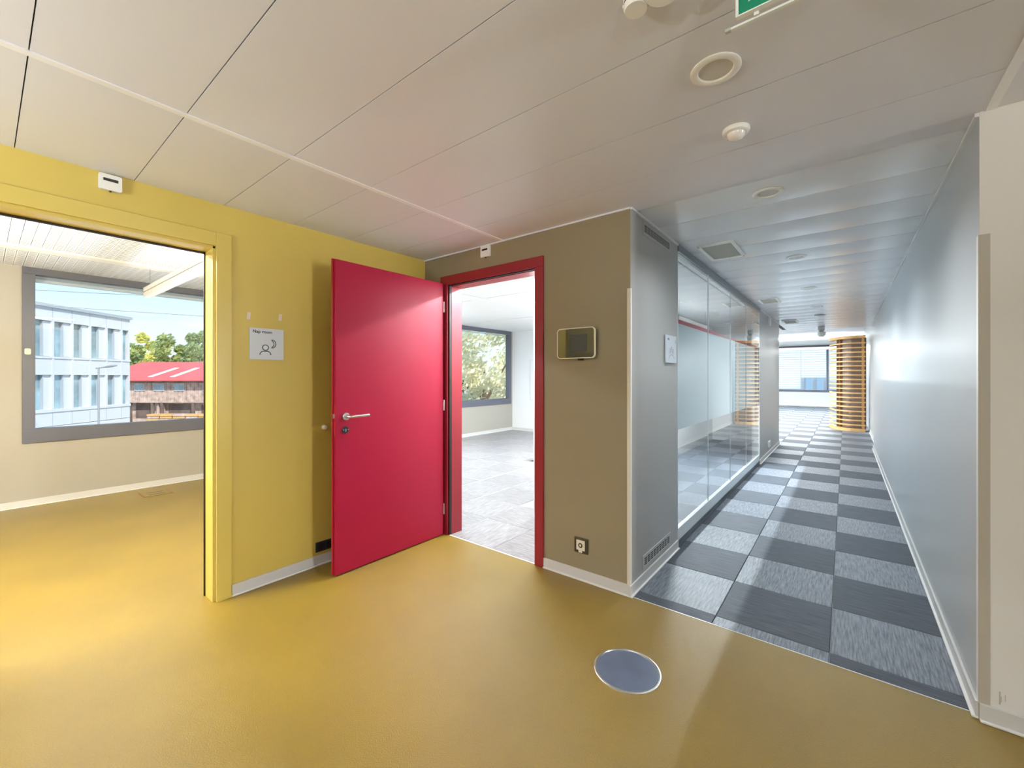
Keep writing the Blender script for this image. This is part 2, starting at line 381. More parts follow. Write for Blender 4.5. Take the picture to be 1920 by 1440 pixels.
fc = boxes('floor_corridor', [(XC, XR, YT, 10.36, -0.014, -0.0085)], 'tile_dark'); struct(fc, 'grey checkered carpet tile floor of the corridor')
ff = boxes('floor_far_room', [(XF, 0.47, 10.36, YF, -0.014, -0.0085), (XF, XC, 9.95, 10.36, -0.014, -0.0085)], 'tile_dark'); struct(ff, 'grey checkered carpet tile floor of the far office')
rows = [YT + 0.004, 2.577] + [2.577 + T * k for k in range(1, 42)]
for r in range(len(rows) - 1):
    y0, y1 = rows[r], rows[r + 1]
    if y1 > YF: break
    for c, (x0, x1) in enumerate(cols_c):
        light = (r + c) % 2 == 0        # r = 0 is the cut row at the yellow floor
        light = (r % 2 == 1 and c != 1) or (r % 2 == 0 and c == 1)
        if c == 2 and y0 > 10.2: x1 = 0.47
        tile(x0, x1, y0, y1, 'tile_light' if light else 'tile_dark', fc if y0 < 10.2 else ff)
    if y0 > 10.2:
        for k in range(1, 5):
            x1 = -1.0855 - T * (k - 1); x0 = x1 - T
            if k == 1: x1 = XC
            light = (r % 2 == 1) == (k % 2 == 0)
            tile(x0, x1, y0, y1, 'tile_light' if light else 'tile_dark', ff)
fr_ = boxes('floor_side_room', [(XF, -1.66, YT, YB, -0.014, -0.0085)], 'tile_room_b'); struct(fr_, 'pale grey carpet tile floor of the room behind the red door')
for i in range(10):
    for j in range(12):
        x1 = -1.66 - T * i; x0 = x1 - T; y0 = YT + 0.016 + T * j; y1 = min(y0 + T, YB)
        if x0 < XF: x0 = XF
        if y0 > YB - 0.05 or x1 < XF + 0.05: continue
        if j > 1 and x1 > -2.3: continue
        if i == 0 and False: continue
        tile(x0, x1, y0, y1, 'tile_room_a' if (i + j) % 2 else 'tile_room_b', fr_)
tr = boxes('trim_1', [(-2.64, -1.75, YT - 0.004, YT + 0.010, -0.004, 0.002)], 'skirting_lip'); struct(tr, 'thin white threshold strip under the red door frame')
tr = boxes('trim_2', [(XC, XR, YT - 0.002, YT + 0.0035, -0.004, 0.0008)], 'alu_light'); struct(tr, 'thin worn metal edge between yellow floor and grey carpet tiles')

# ---- ceilings
ce = boxes('ceiling', [(XL - 0.1, 7.2, -6.2, YT + 0.1, H + 0.03, H + 0.4), (XC - 0.1, 0.6, YT + 0.1, 11.45, H + 0.03, H + 0.4)], 'ceiling_void')
struct(ce, 'off-white metal panel ceiling of hall and corridor')
pan_cache = {}
def ceil_panel(x0, x1, y0, y1, corr=False, parent=ce):
    g = 0.0018; key = (round(x1 - x0, 3), round(y1 - y0, 3), corr)
    if key not in pan_cache:
        bm = bmesh.new(); w = (x1 - x0) / 2; d = (y1 - y0) / 2 - g; n = 10 if corr else 1; low = []
        for i in range(n + 1):
            t = -1 + 2 * i / n; z = 0.008 * t * t if corr else 0.0
            low.append((bm.verts.new((-w, d * t, z)), bm.verts.new((w, d * t, z))))
        for i in range(n): bm.faces.new((low[i][0], low[i + 1][0], low[i + 1][1], low[i][1]))
        zb = 0.008 if corr else 0.0
        v = [bm.verts.new(p) for p in ((-w, -d, zb), (w, -d, zb), (w, d, zb), (-w, d, zb), (-w, -d, 0.028), (w, -d, 0.028), (w, d, 0.028), (-w, d, 0.028))]
        for f in ((0, 1, 5, 4), (1, 2, 6, 5), (2, 3, 7, 6), (3, 0, 4, 7), (4, 5, 6, 7)): bm.faces.new([v[q] for q in f])
        me = bpy.data.meshes.new('ceiling_panel'); bm.normal_update()
        for f in bm.faces: f.smooth = corr and abs(f.normal.z) > 0.9 and f.calc_center_median().z < 0.02
        bm.to_mesh(me); bm.free()
        me.materials.append(MATS['ceiling_metal_corridor' if corr else 'ceiling_metal']); pan_cache[key] = me
    o = bpy.data.objects.new('ceiling_panel', pan_cache[key]); C.objects.link(o); o.location = ((x0 + x1) / 2, (y0 + y1) / 2, H); o.parent = parent
    return o
P = 0.411; J0 = 0.095
for k in range(-15, 28):
    y0 = J0 + P * k; y1 = y0 + P
    if y1 <= YT + 0.02:
        ceil_panel(XL, -2.071, y0, y1); ceil_panel(-2.041, 0.428, y0, y1); ceil_panel(0.458, 2.93, y0, y1)
        if k < -1: ceil_panel(2.96, 5.4, y0, y1)
    elif y0 < YT:
        ceil_panel(XL, -2.071, y0, YT); ceil_panel(-2.041, XC, y0, YT); ceil_panel(XC, XR, y0, y1); ceil_panel(XR, 0.428, y0, YW); ceil_panel(0.458, 2.93, y0, YW)
    elif y0 < 11.3:
        ceil_panel(XC, XR if y1 < 10.5 else 0.47, y0, y1, True)
boxes('ceiling_rail', [(-2.071, -2.041, -6.0, YT, H - 0.004, H + 0.028)], 'ceiling_rail', ce)
boxes('ceiling_rail', [(0.428, 0.458, -6.0, YW, H - 0.004, H + 0.028)], 'ceiling_rail', ce)
boxes('ceiling_rail', [(2.93, 2.96, -6.0, YW, H - 0.004, H + 0.028)], 'ceiling_rail', ce)
boxes('edge_trim', [(XL, XC, YT - 0.012, YT, H - 0.012, H - 0.001)], 'ceiling_metal', ce)
boxes('edge_trim', [(XR - 0.012, XR, YW, 10.36, H - 0.016, H - 0.001)], 'skirting_lip', ce)
boxes('edge_trim', [(XC, XC + 0.012, YT, 3.40, H - 0.012, H - 0.001), (XC, XC + 0.012, 7.43, 9.87, H - 0.014, H - 0.001)], 'ceiling_rail', ce)

cn = boxes('ceiling_nap_room', [(XF - 0.1, XL - 0.1, -3.1, YT + 0.06, HR + 0.02, HR + 0.4)], 'plain_white'); struct(cn, 'white perforated strip ceiling of the nap room')
strip_cache = {}
def strips(parent, x0, x1, ya, yb, pitch, z):
    w = (x1 - x0) / 2; key = round(w, 3)
    if key not in strip_cache:
        bm = bmesh.new(); bm_box(bm, -w, w, -pitch / 2 + 0.002, pitch / 2 - 0.002, 0, 0.018); me = finish(bm, 'ceiling_strip'); me.materials.append(MATS['perforated_metal']); strip_cache[key] = me
    y = ya
    while y < yb - 0.01:
        o = bpy.data.objects.new('ceiling_strip', strip_cache[key]); C.objects.link(o); o.location = ((x0 + x1) / 2, y + pitch / 2, z); o.parent = parent; y += pitch
strips(cn, -5.59, -4.50, -0.91, 2.40, 0.0655, HR)
strips(cn, XF, -5.77, -0.91, 2.40, 0.0655, HR)
boxes('ceiling_rail', [(-5.765, -5.595, -3.0, YT, HR - 0.012, HR + 0.02)], 'pendant_white', cn)
boxes('ceiling_rail', [(-4.495, -4.33, -3.0, YT, HR - 0.012, HR + 0.02)], 'pendant_white', cn)
boxes('ceiling_panel', [(-4.33, XL - 0.13, -3.0, YT, HR, HR + 0.02), (XF, -4.495, -3.0, -0.915, HR, HR + 0.02)], 'plain_white', cn)
boxes('shadow_gap', [(-5.772, -5.768, -3.0, YT, HR - 0.004, HR + 0.02)], 'ceiling_void', cn)
cs = boxes('ceiling_side_room', [(XF - 0.1, -1.6, YT + 0.06, YB + 0.1, HR + 0.02, HR + 0.4)], 'ceiling_void'); struct(cs, 'white panel ceiling of the room behind the red door')
for (x0, x1) in ((XF, -4.36), (-4.12, -1.66)):
    for j in range(4):
        y0 = YT + 0.13 + 0.0 if j == 0 else 4.56 + 1.94 * (j - 1) + 0.011
        y1 = 4.56 + 1.94 * j - 0.011
        y1 = min(y1, YB)
        if y0 < YB:
            o = boxes('ceiling_panel', [(x0, x1, y0, y1, HR, HR + 0.02)], 'plain_white', cs)
boxes('ceiling_rail', [(-4.355, -4.125, YT + 0.12, YB, HR - 0.01, HR + 0.02)], 'plain_white', cs)
cf = boxes('ceiling_far_room', [(XF - 0.2, 0.6, 11.45, YF + 0.3, 2.80, 3.1), (XF - 0.2, XC, 9.87, 11.45, 2.80, 3.1), (XC, 0.6, 11.42, 11.45, H, 3.1)], 'plain_white'); struct(cf, 'smooth white ceiling of the far office')
cm = boxes('ceiling_meeting_room', [(-2.35, XC - 0.1, 3.41, 9.9, H + 0.02, H + 0.3)], 'plain_white'); struct(cm, 'white ceiling behind the glass partition')
fm = boxes('floor_meeting_room', [(-2.35, XC, 3.41, 9.87, -0.02, -0.0005)], 'tile_dark'); struct(fm, 'dark carpet floor behind the glass partition')

# ---- walls
NB0, NB1 = -0.05, 0.875    # nap doorway (Y)
w = boxes('wall_left', [(XL - 0.13, XL, -6.0, NB0, 0, H + 0.05), (XL - 0.13, XL, NB0, NB1, 2.132, H + 0.05), (XL - 0.13, XL, NB1, YT, 0, H + 0.05)], 'yellow_paint')
struct(w, 'mustard yellow wall with the nap room doorway')
DX0, DX1 = -2.66, -1.735   # red doorway structural opening
w = boxes('wall_back', [(XL, DX0, YT, YT + 0.12, 0, H + 0.05), (DX0, DX1, YT, YT + 0.12, 2.15, H + 0.05), (DX1, XC - 0.0006, YT, YT + 0.12, 0, H + 0.05)], 'taupe_paint')
struct(w, 'dark taupe wall around the red door')
w = boxes('wall_corridor_left', [(XC - 0.12, XC, YT + 0.0006, 3.405, 0, H + 0.05)], 'grey_paint'); struct(w, 'grey wall face between taupe corner and glass partition')
w = boxes('wall_corridor_panel', [(XC - 0.10, XC, 7.43, 9.87, 0, H + 0.05)], 'grey_paint'); struct(w, 'dark grey wall at the far end of the glass partition')
w = boxes('wall_corridor_right', [(XR, XR + 0.12, YW + 0.12, 10.36, 0, H + 0.05), (0.47, 0.6, 10.36, 14.6, 0, 2.85), (0.47, 0.6, 14.6, YF, 0, 2.85), (XR, XR + 0.001, YW + 0.0005, YW + 0.12, 0, H + 0.05)], 'grey_wall'); struct(w, 'long smooth grey wall on the right of the corridor')
w = boxes('wall_right', [(XR + 0.001, 7.0, YW, YW + 0.12, 0, H + 0.05)], 'white_wall'); struct(w, 'off-white wall right of the corridor mouth')
boxes('scuff_mark', [(0.465, 0.469, YW - 0.0004, YW, 0.085, 0.135), (0.4695, 0.4715, YW - 0.0003, YW, 0.095, 0.118)], 'corner_strip_dim', w)
boxes('scuff_mark', [(0.480, 0.482, YW - 0.0003, YW, 0.102, 0.128)], 'corner_strip_dim', w)
w = boxes('wall_hall_side', [(6.9, 7.1, -6.0, 1.70, 0, H + 0.05), (6.9, 7.1, 1.70, YW, 0, 0.78)], 'taupe_light'); struct(w, 'far right hall wall with a window')
w = boxes('wall_hall_rear', [(XL, -2.7, -6.1, -5.9, 0, H + 0.05), (1.9, 7.0, -6.1, -5.9, 0, H + 0.05), (-2.7, 1.9, -6.1, -5.9, 0, 0.78)], 'taupe_light'); struct(w, 'rear hall wall behind the camera with a window')
w = boxes('wall_facade', [(XF - 0.15, XF, -3.1, 0.264, 0, 2.8), (XF - 0.15, XF, 0.264, 2.30, 0, 0.655), (XF - 0.15, XF, 2.30, 4.5, 0, 2.8), (XF - 0.15, XF, 4.5, 8.36, 0, 0.66), (XF - 0.15, XF, 0.264, 8.36, 2.49, 2.8),
                          (XF - 0.15, XF, 8.36, YF + 0.2, 0, 3.0)], 'taupe_light'); struct(w, 'light taupe outer wall under the room windows')
w = boxes('wall_nap_side', [(XF, XL - 0.13, -3.1, -3.0, 0, 2.6)], 'taupe_light'); struct(w, 'side wall of the nap room')
w = boxes('wall_room_divider', [(XF, XL - 0.001, YT + 0.001, YT + 0.119, 0, 2.6)], 'white_wall'); struct(w, 'wall between nap room and the room behind the red door')
w = boxes('wall_side_room_back', [(XF, -2.25, YB, YB + 0.1, 0, 2.6)], 'plain_white'); struct(w, 'white back wall of the room behind the red door')
w = boxes('wall_side_room_right', [(-1.66, -1.56, YT + 0.12, 3.30, 0, 2.6), (-2.35, -1.56, 3.30, 3.40, 0, 2.6), (-2.35, -2.25, 3.40, YB, 0, 2.6)], 'plain_white'); struct(w, 'white right wall of the room behind the red door')
w = boxes('wall_meeting_room', [(-2.25, XC - 0.1, 9.77, 9.87, 0, 2.8), (-2.35, -2.25, YB, 9.87, 0, 2.8), (-1.56, XC - 0.12, 3.30, 3.40, 0, 2.6), (-2.25, -2.24, 3.40, 9.77, 0, 2.6)], 'grey_paint'); struct(w, 'white end wall behind the glass partition')
w = boxes('wall_far', [(XF, 0.6, YF, YF + 0.2, 0, 0.65), (XF, 0.6, YF, YF + 0.2, 2.76, 3.0), (XF, -5.2, YF, YF + 0.2, 0.65, 2.76), (0.3, 0.6, YF, YF + 0.2, 0.65, 2.76)], 'plain_white'); struct(w, 'white far wall under the end window')
w = boxes('wall_far_left', [(XF, -2.25, 9.77, 9.87, 0, 2.9)], 'plain_white'); struct(w, 'white near wall of the far office')
# unseen roof added over everything to keep the sun out
r = boxes('roof', [(XF - 0.6, 7.6, -6.6, YF + 0.6, 3.12, 3.3)], 'concrete'); struct(r, 'unseen flat roof slab added above the storey to block sun')

# ---- skirtings
def skirting(name, segs, label):
    """segs: (axis, fixed, a, b, side, z-height) ; side = +1/-1 direction out of the wall"""
    bm = bmesh.new(); bm2 = bmesh.new()
    for ax, f, a, b, s in segs:
        for B, t, z0, z1 in ((bm, 0.011, 0.011, 0.070), (bm2, 0.021, 0.0, 0.0105)):
            lo, hi = min(f, f + s * t), max(f, f + s * t)
            if ax == 'Y': bm_box(B, lo, hi, a, b, z0, z1)
            else: bm_box(B, a, b, lo, hi, z0, z1)
    o = obj(name, bm, 'skirting', bevel=0.002); obj('floor_lip', bm2, 'skirting_lip', o, bevel=0.003); struct(o, label); return o
skirting('baseboard_left', [('Y', XL, 0.957, YT, 1), ('Y', XL, -6.0, -0.14, 1)], 'grey skirting along the yellow wall')
skirting('baseboard_back', [('X', YT, -1.672, XC, -1), ('X', YT, XL + 0.021, -2.745, -1)], 'beige grey skirting along the taupe wall')
skirting('baseboard_corridor_left', [('Y', XC, YT - 0.021, 3.40, 1), ('Y', XC, 7.43, 9.87, 1)], 'grey skirting on the left of the corridor')
skirting('baseboard_corridor_right', [('Y', XR, YW, 10.36, -1), ('Y', 0.47, 10.36, 13.3, -1)], 'light grey skirting along the right corridor wall')
skirting('baseboard_right', [('X', YW, XR, 6.9, -1)], 'beige skirting along the off-white wall')
skirting('baseboard_nap_room', [('Y', XF, -3.0, YT, 1)], 'white skirting under the nap room window')
skirting('baseboard_side_room', [('Y', XF, YT + 0.12, YB, 1), ('X', YB, XF, -2.35, -1)], 'white skirting in the room behind the red door')

# ---- corner guards
def guard(name, L1, L2, label, mats):
    o = boxes(name, L1, mats[0]); boxes('side_face', L2, mats[1], o); struct(o, label); return o
guard('trim_3', [(XC - 0.020, XC + 0.003, YT - 0.003, YT, 0.066, 1.893)], [(XC, XC + 0.003, YT, YT + 0.014, 0.066, 1.893)], 'cream corner guard strip on the taupe wall corner', ('corner_strip', 'skirting_lip'))
guard('trim_4', [(XR - 0.003, XR + 0.029, YW - 0.003, YW, 0.066, 1.907)], [(XR - 0.003, XR, YW, YW + 0.03, 0.066, 1.907)], 'beige corner guard strip on the off-white wall corner', ('corner_strip_dim', 'skirting_lip'))  # dim front, bright side face: fall of light put into the colours

# ---- windows
def window(name, label, axis, plane, a0, a1, z0, z1, fw, mull, out, depth=0.09, side=True, sill=0.147, head=0.07):
    """plane = inner face coordinate; out = +1/-1 outward; frame members + panes"""
    root = empty(name, (plane, a0, z0) if axis == 'Y' else (a0, plane, z0)); struct(root, label)
    def add(nm, b, m):
        a, b1, c, d = b; lo, hi = (plane + out * c[0], plane + out * c[1]); lo, hi = min(lo, hi), max(lo, hi)
        bb = (lo, hi, a, b1, d[0], d[1]) if axis == 'Y' else (a, b1, lo, hi, d[0], d[1])
        o = boxes(nm, [bb], m, bevel=0.003 if m == 'frame_dark' else 0); adopt(o, root); return o
    add('sill_rail', (a0, a1, (-0.015, depth), (z0, z0 + sill)), 'frame_dark')
    add('head_rail', (a0, a1, (-0.015, depth), (z1 - head, z1)), 'frame_dark')
    add('side_post', (a0, a0 + fw, (-0.015, depth), (z0 + sill, z1 - head)), 'frame_dark'); add('side_post', (a1 - fw, a1, (-0.015, depth), (z0 + sill, z1 - head)), 'frame_dark')
    edges = [a0 + fw]
    for m_ in mull:
        add('mullion', (m_ - 0.035, m_ + 0.035, (-0.010, depth), (z0 + sill, z1 - head)), 'frame_dark'); edges += [m_ - 0.035, m_ + 0.035]
    edges.append(a1 - fw)
    for i in range(0, len(edges), 2):
        add('pane', (edges[i], edges[i + 1], (0.055, 0.063), (z0 + sill, z1 - head)), 'clear_glass')
    return root
w1 = window('window_1', 'dark framed window of the nap room', 'Y', XF, 0.264, 2.30, 0.655, 2.489, 0.091, [], -1)
w2 = window('window_2', 'dark framed window seen through the red door', 'Y', XF, 4.5, 8.36, 0.66, 2.489, 0.10, [5.6], -1, head=0.085)
w3 = window('window_3', 'grey framed window with white blinds at the corridor end', 'X', YF, -5.2, 0.3, 0.645, 2.76, 0.10, [-3.3, -0.62], 1, sill=0.10, head=0.12)
w4 = window('window_4', 'tall window in the far right hall wall', 'Y', 6.9, 1.70, 2.42, 0.78, 2.46, 0.07, [], 1, sill=0.08)
w5 = window('window_5', 'wide window in the rear hall wall', 'X', -5.9, -2.7, 1.9, 0.78, 2.44, 0.08, [-0.4], -1, sill=0.08)
# raised outdoor blinds above the nap room window
def slat_stack(root, axis, plane, a0, a1, z0, z1, n, th=0.004):
    for i in range(n):
        z = z0 + (z1 - z0) * i / (n - 1)
        b = (plane - 0.04, plane, a0, a1, z, z + th) if axis == 'Y' else (a0, a1, plane, plane + 0.04, z, z + th)
        adopt(boxes('blind_slat', [b], 'blind_white'), root)
bx_ = boxes('blind_bottom_bar', [(XF - 0.145, XF - 0.10, 0.36, 2.2, 2.358, 2.385)], 'blind_white'); adopt(bx_, w1)
slat_stack(w1, 'Y', XF - 0.10, 0.36, 2.2, 2.392, 2.42, 4)
adopt(boxes('blind_bottom_bar', [(XF - 0.145, XF - 0.10, 5.64, 8.25, 2.375, 2.395)], 'blind_white'), w2)
# lowered blinds at the far window (tilted slats)
def tilted(root, x0, x1, z0, z1, pitch):
    z = z0
    bm = bmesh.new(); bm_prism(bm, [(x0, 0, 0), (x0, 0.03, 0.085), (x0, 0.034, 0.083), (x0, 0.004, -0.002)], (x1 - x0, 0, 0)); me = finish(bm, 'blind_slat'); me.materials.append(MATS['blind_white'])
    while z < z1:
        o = bpy.data.objects.new('blind_slat', me); C.objects.link(o); o.location = (0, YF + 0.10, z); adopt(o, root); z += pitch
tilted(w3, -3.25, -1.62, 0.78, 2.60, 0.105)
tilted(w3, -1.60, -0.68, 1.30, 2.60, 0.105)
tilted(w3, -0.56, 0.2, 0.78, 2.60, 0.105)
# push button on the nap window post
pb = thing('window_sensor', (XF + 0.014, 0.302, 1.61), 'small cream window sensor on the dark nap room window post', 'sensor')
bm = bmesh.new(); bm_prism(bm, [(0, y, z) for y, z in rrect(0.045, 0.062, 0.012)], (0.014, 0, 0)); obj('body', bm, 'cream_plastic', pb)
lathe('button', [(0.0, 0.006), (0.010, 0.006), (0.012, 0.0)], 'white_plastic', pb, 'X', (0.014, 0, 0), 20)

# ---- nap doorway lining (yellow)
dn = empty('door_1', (XL, NB0, 0)); struct(dn, 'yellow lined doorway into the nap room')
CW = 0.080; PR = 0.014
adopt(boxes('casing', [(XL, XL + PR, NB1, NB1 + CW, 0.0, 2.212)], 'yellow_gloss', bevel=0.002), dn)
adopt(boxes('casing', [(XL, XL + PR, NB0 - CW, NB0, 0.0, 2.212)], 'yellow_gloss', bevel=0.002), dn)
adopt(boxes('head_casing', [(XL, XL + PR, NB0, NB1, 2.132, 2.212)], 'yellow_gloss', bevel=0.002), dn)
adopt(boxes('jamb', [(XL - 0.131, XL - 0.003, NB1 - 0.016, NB1 + 0.02, 0, 2.132)], 'yellow_gloss', bevel=0.002), dn)
adopt(boxes('jamb', [(XL - 0.131, XL - 0.003, NB0 - 0.02, NB0 + 0.016, 0, 2.132)], 'yellow_gloss', bevel=0.002), dn)
adopt(boxes('head_jamb', [(XL - 0.131, XL - 0.003, NB0, NB1, 2.116, 2.14)], 'yellow_gloss', bevel=0.002), dn)
adopt(boxes('seal', [(XL - 0.145, XL - 0.131, NB1 - 0.022, NB1 + 0.01, 0, 2.12)], 'black_seal'), dn)
adopt(boxes('head_seal', [(XL - 0.150, XL - 0.131, NB0, NB1, 2.106, 2.13)], 'black_seal'), dn)
adopt(boxes('casing_foot', [(XL, XL + PR + 0.004, NB1 + 0.002, NB1 + CW + 0.008, 0.0, 0.014)], 'yellow_gloss'), dn)

# ---- red door
d2 = empty('door_2', (-2.69, 2.45, 0)); struct(d2, 'open crimson red door with its matching frame')
FX0, FX1, IX0, IX1, FT = -2.741, -1.674, -2.655, -1.745, 2.206
adopt(boxes('casing', [(FX0, IX0, YT - 0.016, YT, 0, 2.13), ], 'red_frame_dim', bevel=0.002), d2)
adopt(boxes('casing', [(IX1, FX1, YT - 0.016, YT, 0, 2.13)], 'red_frame_dim', bevel=0.002), d2)
adopt(boxes('head_casing', [(FX0, FX1, YT - 0.016, YT, 2.130, FT)], 'red_frame_dim', bevel=0.002), d2)
adopt(boxes('jamb', [(IX0 - 0.004, IX0 + 0.016, YT + 0.022, YT + 0.145, 0.0, 2.14)], 'red_frame_dim', bevel=0.002), d2)
adopt(boxes('jamb', [(IX1 - 0.016, IX1 + 0.008, YT + 0.022, YT + 0.145, 0.0, 2.14)], 'red_frame_dim', bevel=0.002), d2)
adopt(boxes('head_jamb', [(IX0, IX1, YT + 0.022, YT + 0.145, 2.118, 2.145)], 'red_frame_dim', bevel=0.002), d2)
adopt(boxes('seal', [(IX0 - 0.004, IX0 + 0.014, YT, YT + 0.022, 0, 2.13)], 'black_seal'), d2)
adopt(boxes('seal', [(IX1 - 0.008, IX1 + 0.006, YT, YT + 0.022, 0, 2.13)], 'black_seal'), d2)
adopt(boxes('head_seal', [(IX0, IX1, YT, YT + 0.022, 2.122, 2.14)], 'black_seal'), d2)
adopt(boxes('strike_plate', [(IX1 - 0.0185, IX1 - 0.014, YT + 0.03, YT + 0.055, 0.985, 1.125)], 'brushed_steel'), d2)
LX0, LX1, LY0, LY1 = -2.727, -2.685, 1.482, 2.447
leaf = boxes('leaf', [(LX0 + 0.016, LX1, LY0 + 0.0, LY1, 0.008, 2.142)], 'red_door', bevel=0.002); adopt(leaf, d2)
leaf2 = boxes('rebate_edge', [(LX0, LX0 + 0.0155, LY0 - 0.010, LY1 - 0.012, 0.008, 2.148)], 'red_edge', leaf, bevel=0.001)
boxes('lock_plate', [(LX0 + 0.018, LX1 - 0.003, LY0 - 0.0015, LY0 + 0.001, 0.94, 1.16)], 'red_edge', leaf)
boxes('latch', [(LX0 + 0.020, LX1 - 0.012, LY0 - 0.010, LY0, 1.068, 1.096)], 'brushed_steel', leaf)
lathe('rose', [(0.0, 0.011), (0.024, 0.011), (0.0262, 0.008), (0.0262, 0.0)], 'brushed_steel', leaf, 'X', (LX1, 1.554, 1.076), 32)
tube('handle', [(LX1 + 0.005, 1.554, 1.076), (LX1 + 0.045, 1.554, 1.076), (LX1 + 0.055, 1.562, 1.0765), (LX1 + 0.056, 1.575, 1.077), (LX1 + 0.055, 1.70, 1.079)], 0.0095, 'brushed_steel', leaf, 14)
lathe('escutcheon', [(0.0, 0.008), (0.022, 0.008), (0.0245, 0.005), (0.0245, 0.0)], 'dark_plate', leaf, 'X', (LX1, 1.550, 0.985), 32)
boxes('keyhole', [(LX1 + 0.008, LX1 + 0.0095, 1.547, 1.553, 0.973, 0.992)], 'brushed_steel', leaf)
lathe('screw', [(0.0, 0.0095), (0.0035, 0.0095), (0.0035, 0.007)], 'brushed_steel', leaf, 'X', (LX1, 1.534, 0.986), 12)
lathe('screw', [(0.0, 0.0095), (0.0035, 0.0095), (0.0035, 0.007)], 'brushed_steel', leaf, 'X', (LX1, 1.567, 0.986), 12)
for z in (1.942, 1.106, 0.224):
    o = tube('hinge', [(LX1 + 0.003, LY1 + 0.004, z - 0.045), (LX1 + 0.003, LY1 + 0.004, z + 0.045)], 0.0065, 'brushed_steel', None, 12); adopt(o, d2)

# ---- glass partition
gp = thing('glass_partition', (XC, 3.41, 0), 'frosted glass partition with thin red stripe beside the corridor', 'partition')
def g_add(o): return adopt(o, gp)
JY = [3.415, 4.371, 5.372, 6.362, 7.42]
for i in range(4):
    pn = g_add(boxes('pane', [(XC - 0.012, XC - 0.002, JY[i] + 0.003, JY[i + 1] - 0.003, 0.150, 2.335)], 'partition_glass'))
    boxes('frosted_film', [(XC - 0.0165, XC - 0.0145, JY[i] + 0.003, JY[i + 1] - 0.003, 0.925, 1.776)], 'frost_film', pn)
    boxes('red_stripe', [(XC - 0.0165, XC - 0.0145, JY[i] + 0.003, JY[i + 1] - 0.003, 1.776, 1.808)], 'red_film', pn)
for i in (1, 2, 3): g_add(boxes('joint', [(XC - 0.012, XC - 0.002, JY[i] - 0.0028, JY[i] + 0.0028, 0.15, 2.335)], 'alu_light'))
g_add(boxes('bottom_rail', [(XC - 0.03, XC + 0.002, 3.41, 7.43, 0.055, 0.150)], 'alu_light', bevel=0.002))
g_add(boxes('plinth', [(XC - 0.04, XC - 0.012, 3.41, 7.43, 0.0, 0.055)], 'alu_dark'))
g_add(boxes('top_rail', [(XC - 0.04, XC + 0.012, 3.405, 7.43, 2.335, 2.389)], 'alu_dark', bevel=0.002))
g_add(boxes('glazing_bar', [(XC - 0.03, XC - 0.014, 3.41, 7.43, 2.262, 2.275)], 'alu_light'))
g_add(boxes('end_post', [(XC - 0.02, XC + 0.001, 3.406, 3.414, 0.055, 2.335)], 'alu_light'))
g_add(boxes('end_post', [(XC - 0.02, XC + 0.001, 7.42, 7.432, 0.055, 2.335)], 'alu_light'))

# ================================================================== OBJECTS
# ---- vent grilles on the grey corridor face (upper / lower)
def grille(label, y0, y1, z0, z1, rows_, ncol):
    g = thing('vent_grille', (XC, (y0 + y1) / 2, (z0 + z1) / 2), label, 'vent grille', 'vent grilles on the grey wall face')
    hy, hz = (y1 - y0) / 2, (z1 - z0) / 2; my, mz = 0.022, 0.021
    boxes('backing', [(0.0005, 0.002, -hy + my, hy - my, -hz + mz, hz - mz)], 'grille_hole', g)
    boxes('frame', [(0, 0.005, -hy, hy, hz - mz, hz), (0, 0.005, -hy, hy, -hz, -hz + mz), (0, 0.005, -hy, -hy + my, -hz + mz, hz - mz), (0, 0.005, hy - my, hy, -hz + mz, hz - mz)], 'grille_grey', g, bevel=0.001)
    wy = (2 * hy - 2 * my); wz = (2 * hz - 2 * mz)
    for i in range(1, ncol):
        y = -hy + my + wy * i / ncol; boxes('upright', [(0.001, 0.004, y - 0.004, y + 0.004, -hz + mz, hz - mz)], 'grille_grey', g)
    for i in range(1, rows_):
        z = -hz + mz + wz * i / rows_; boxes('louvre', [(0.001, 0.0035, -hy + my, hy - my, z - 0.0014, z + 0.0014)], 'grille_grey', g)
    return g
grille('slotted grey vent grille just under the ceiling by the taupe corner', 2.676, 3.219, 2.277, 2.366, 5, 9)
grille('slotted grey vent grille just above the skirting by the taupe corner', 2.676, 3.219, 0.089, 0.180, 4, 9)
# socket outlet in the shade behind the red door (dark)
gs = thing('wall_outlet', (XL, 1.58, 0.130), 'dark wall outlet low on the yellow wall behind the red door', 'outlet')
boxes('plate', [(0, 0.010, -0.10, 0.10, -0.035, 0.035)], 'dark_plate', gs, bevel=0.002)
for y in (-0.062, 0.0, 0.062): boxes('insert', [(0.010, 0.012, y - 0.025, y + 0.025, -0.024, 0.024)], 'black_plastic', gs)
# door stop behind the door
ds = thing('door_stop', (XL, 1.542, 0.983), 'small cream door stop on the yellow wall behind the door', 'door stop')
lathe('bumper', [(0.014, 0.0), (0.014, 0.02), (0.010, 0.028), (0.0, 0.028)], 'cream_plastic', ds, 'X', (0, 0, 0), 20)
lathe('flange', [(0.018, 0.0), (0.018, 0.004), (0.0, 0.004)], 'cream_plastic', ds, 'X', (0, 0, 0), 20)

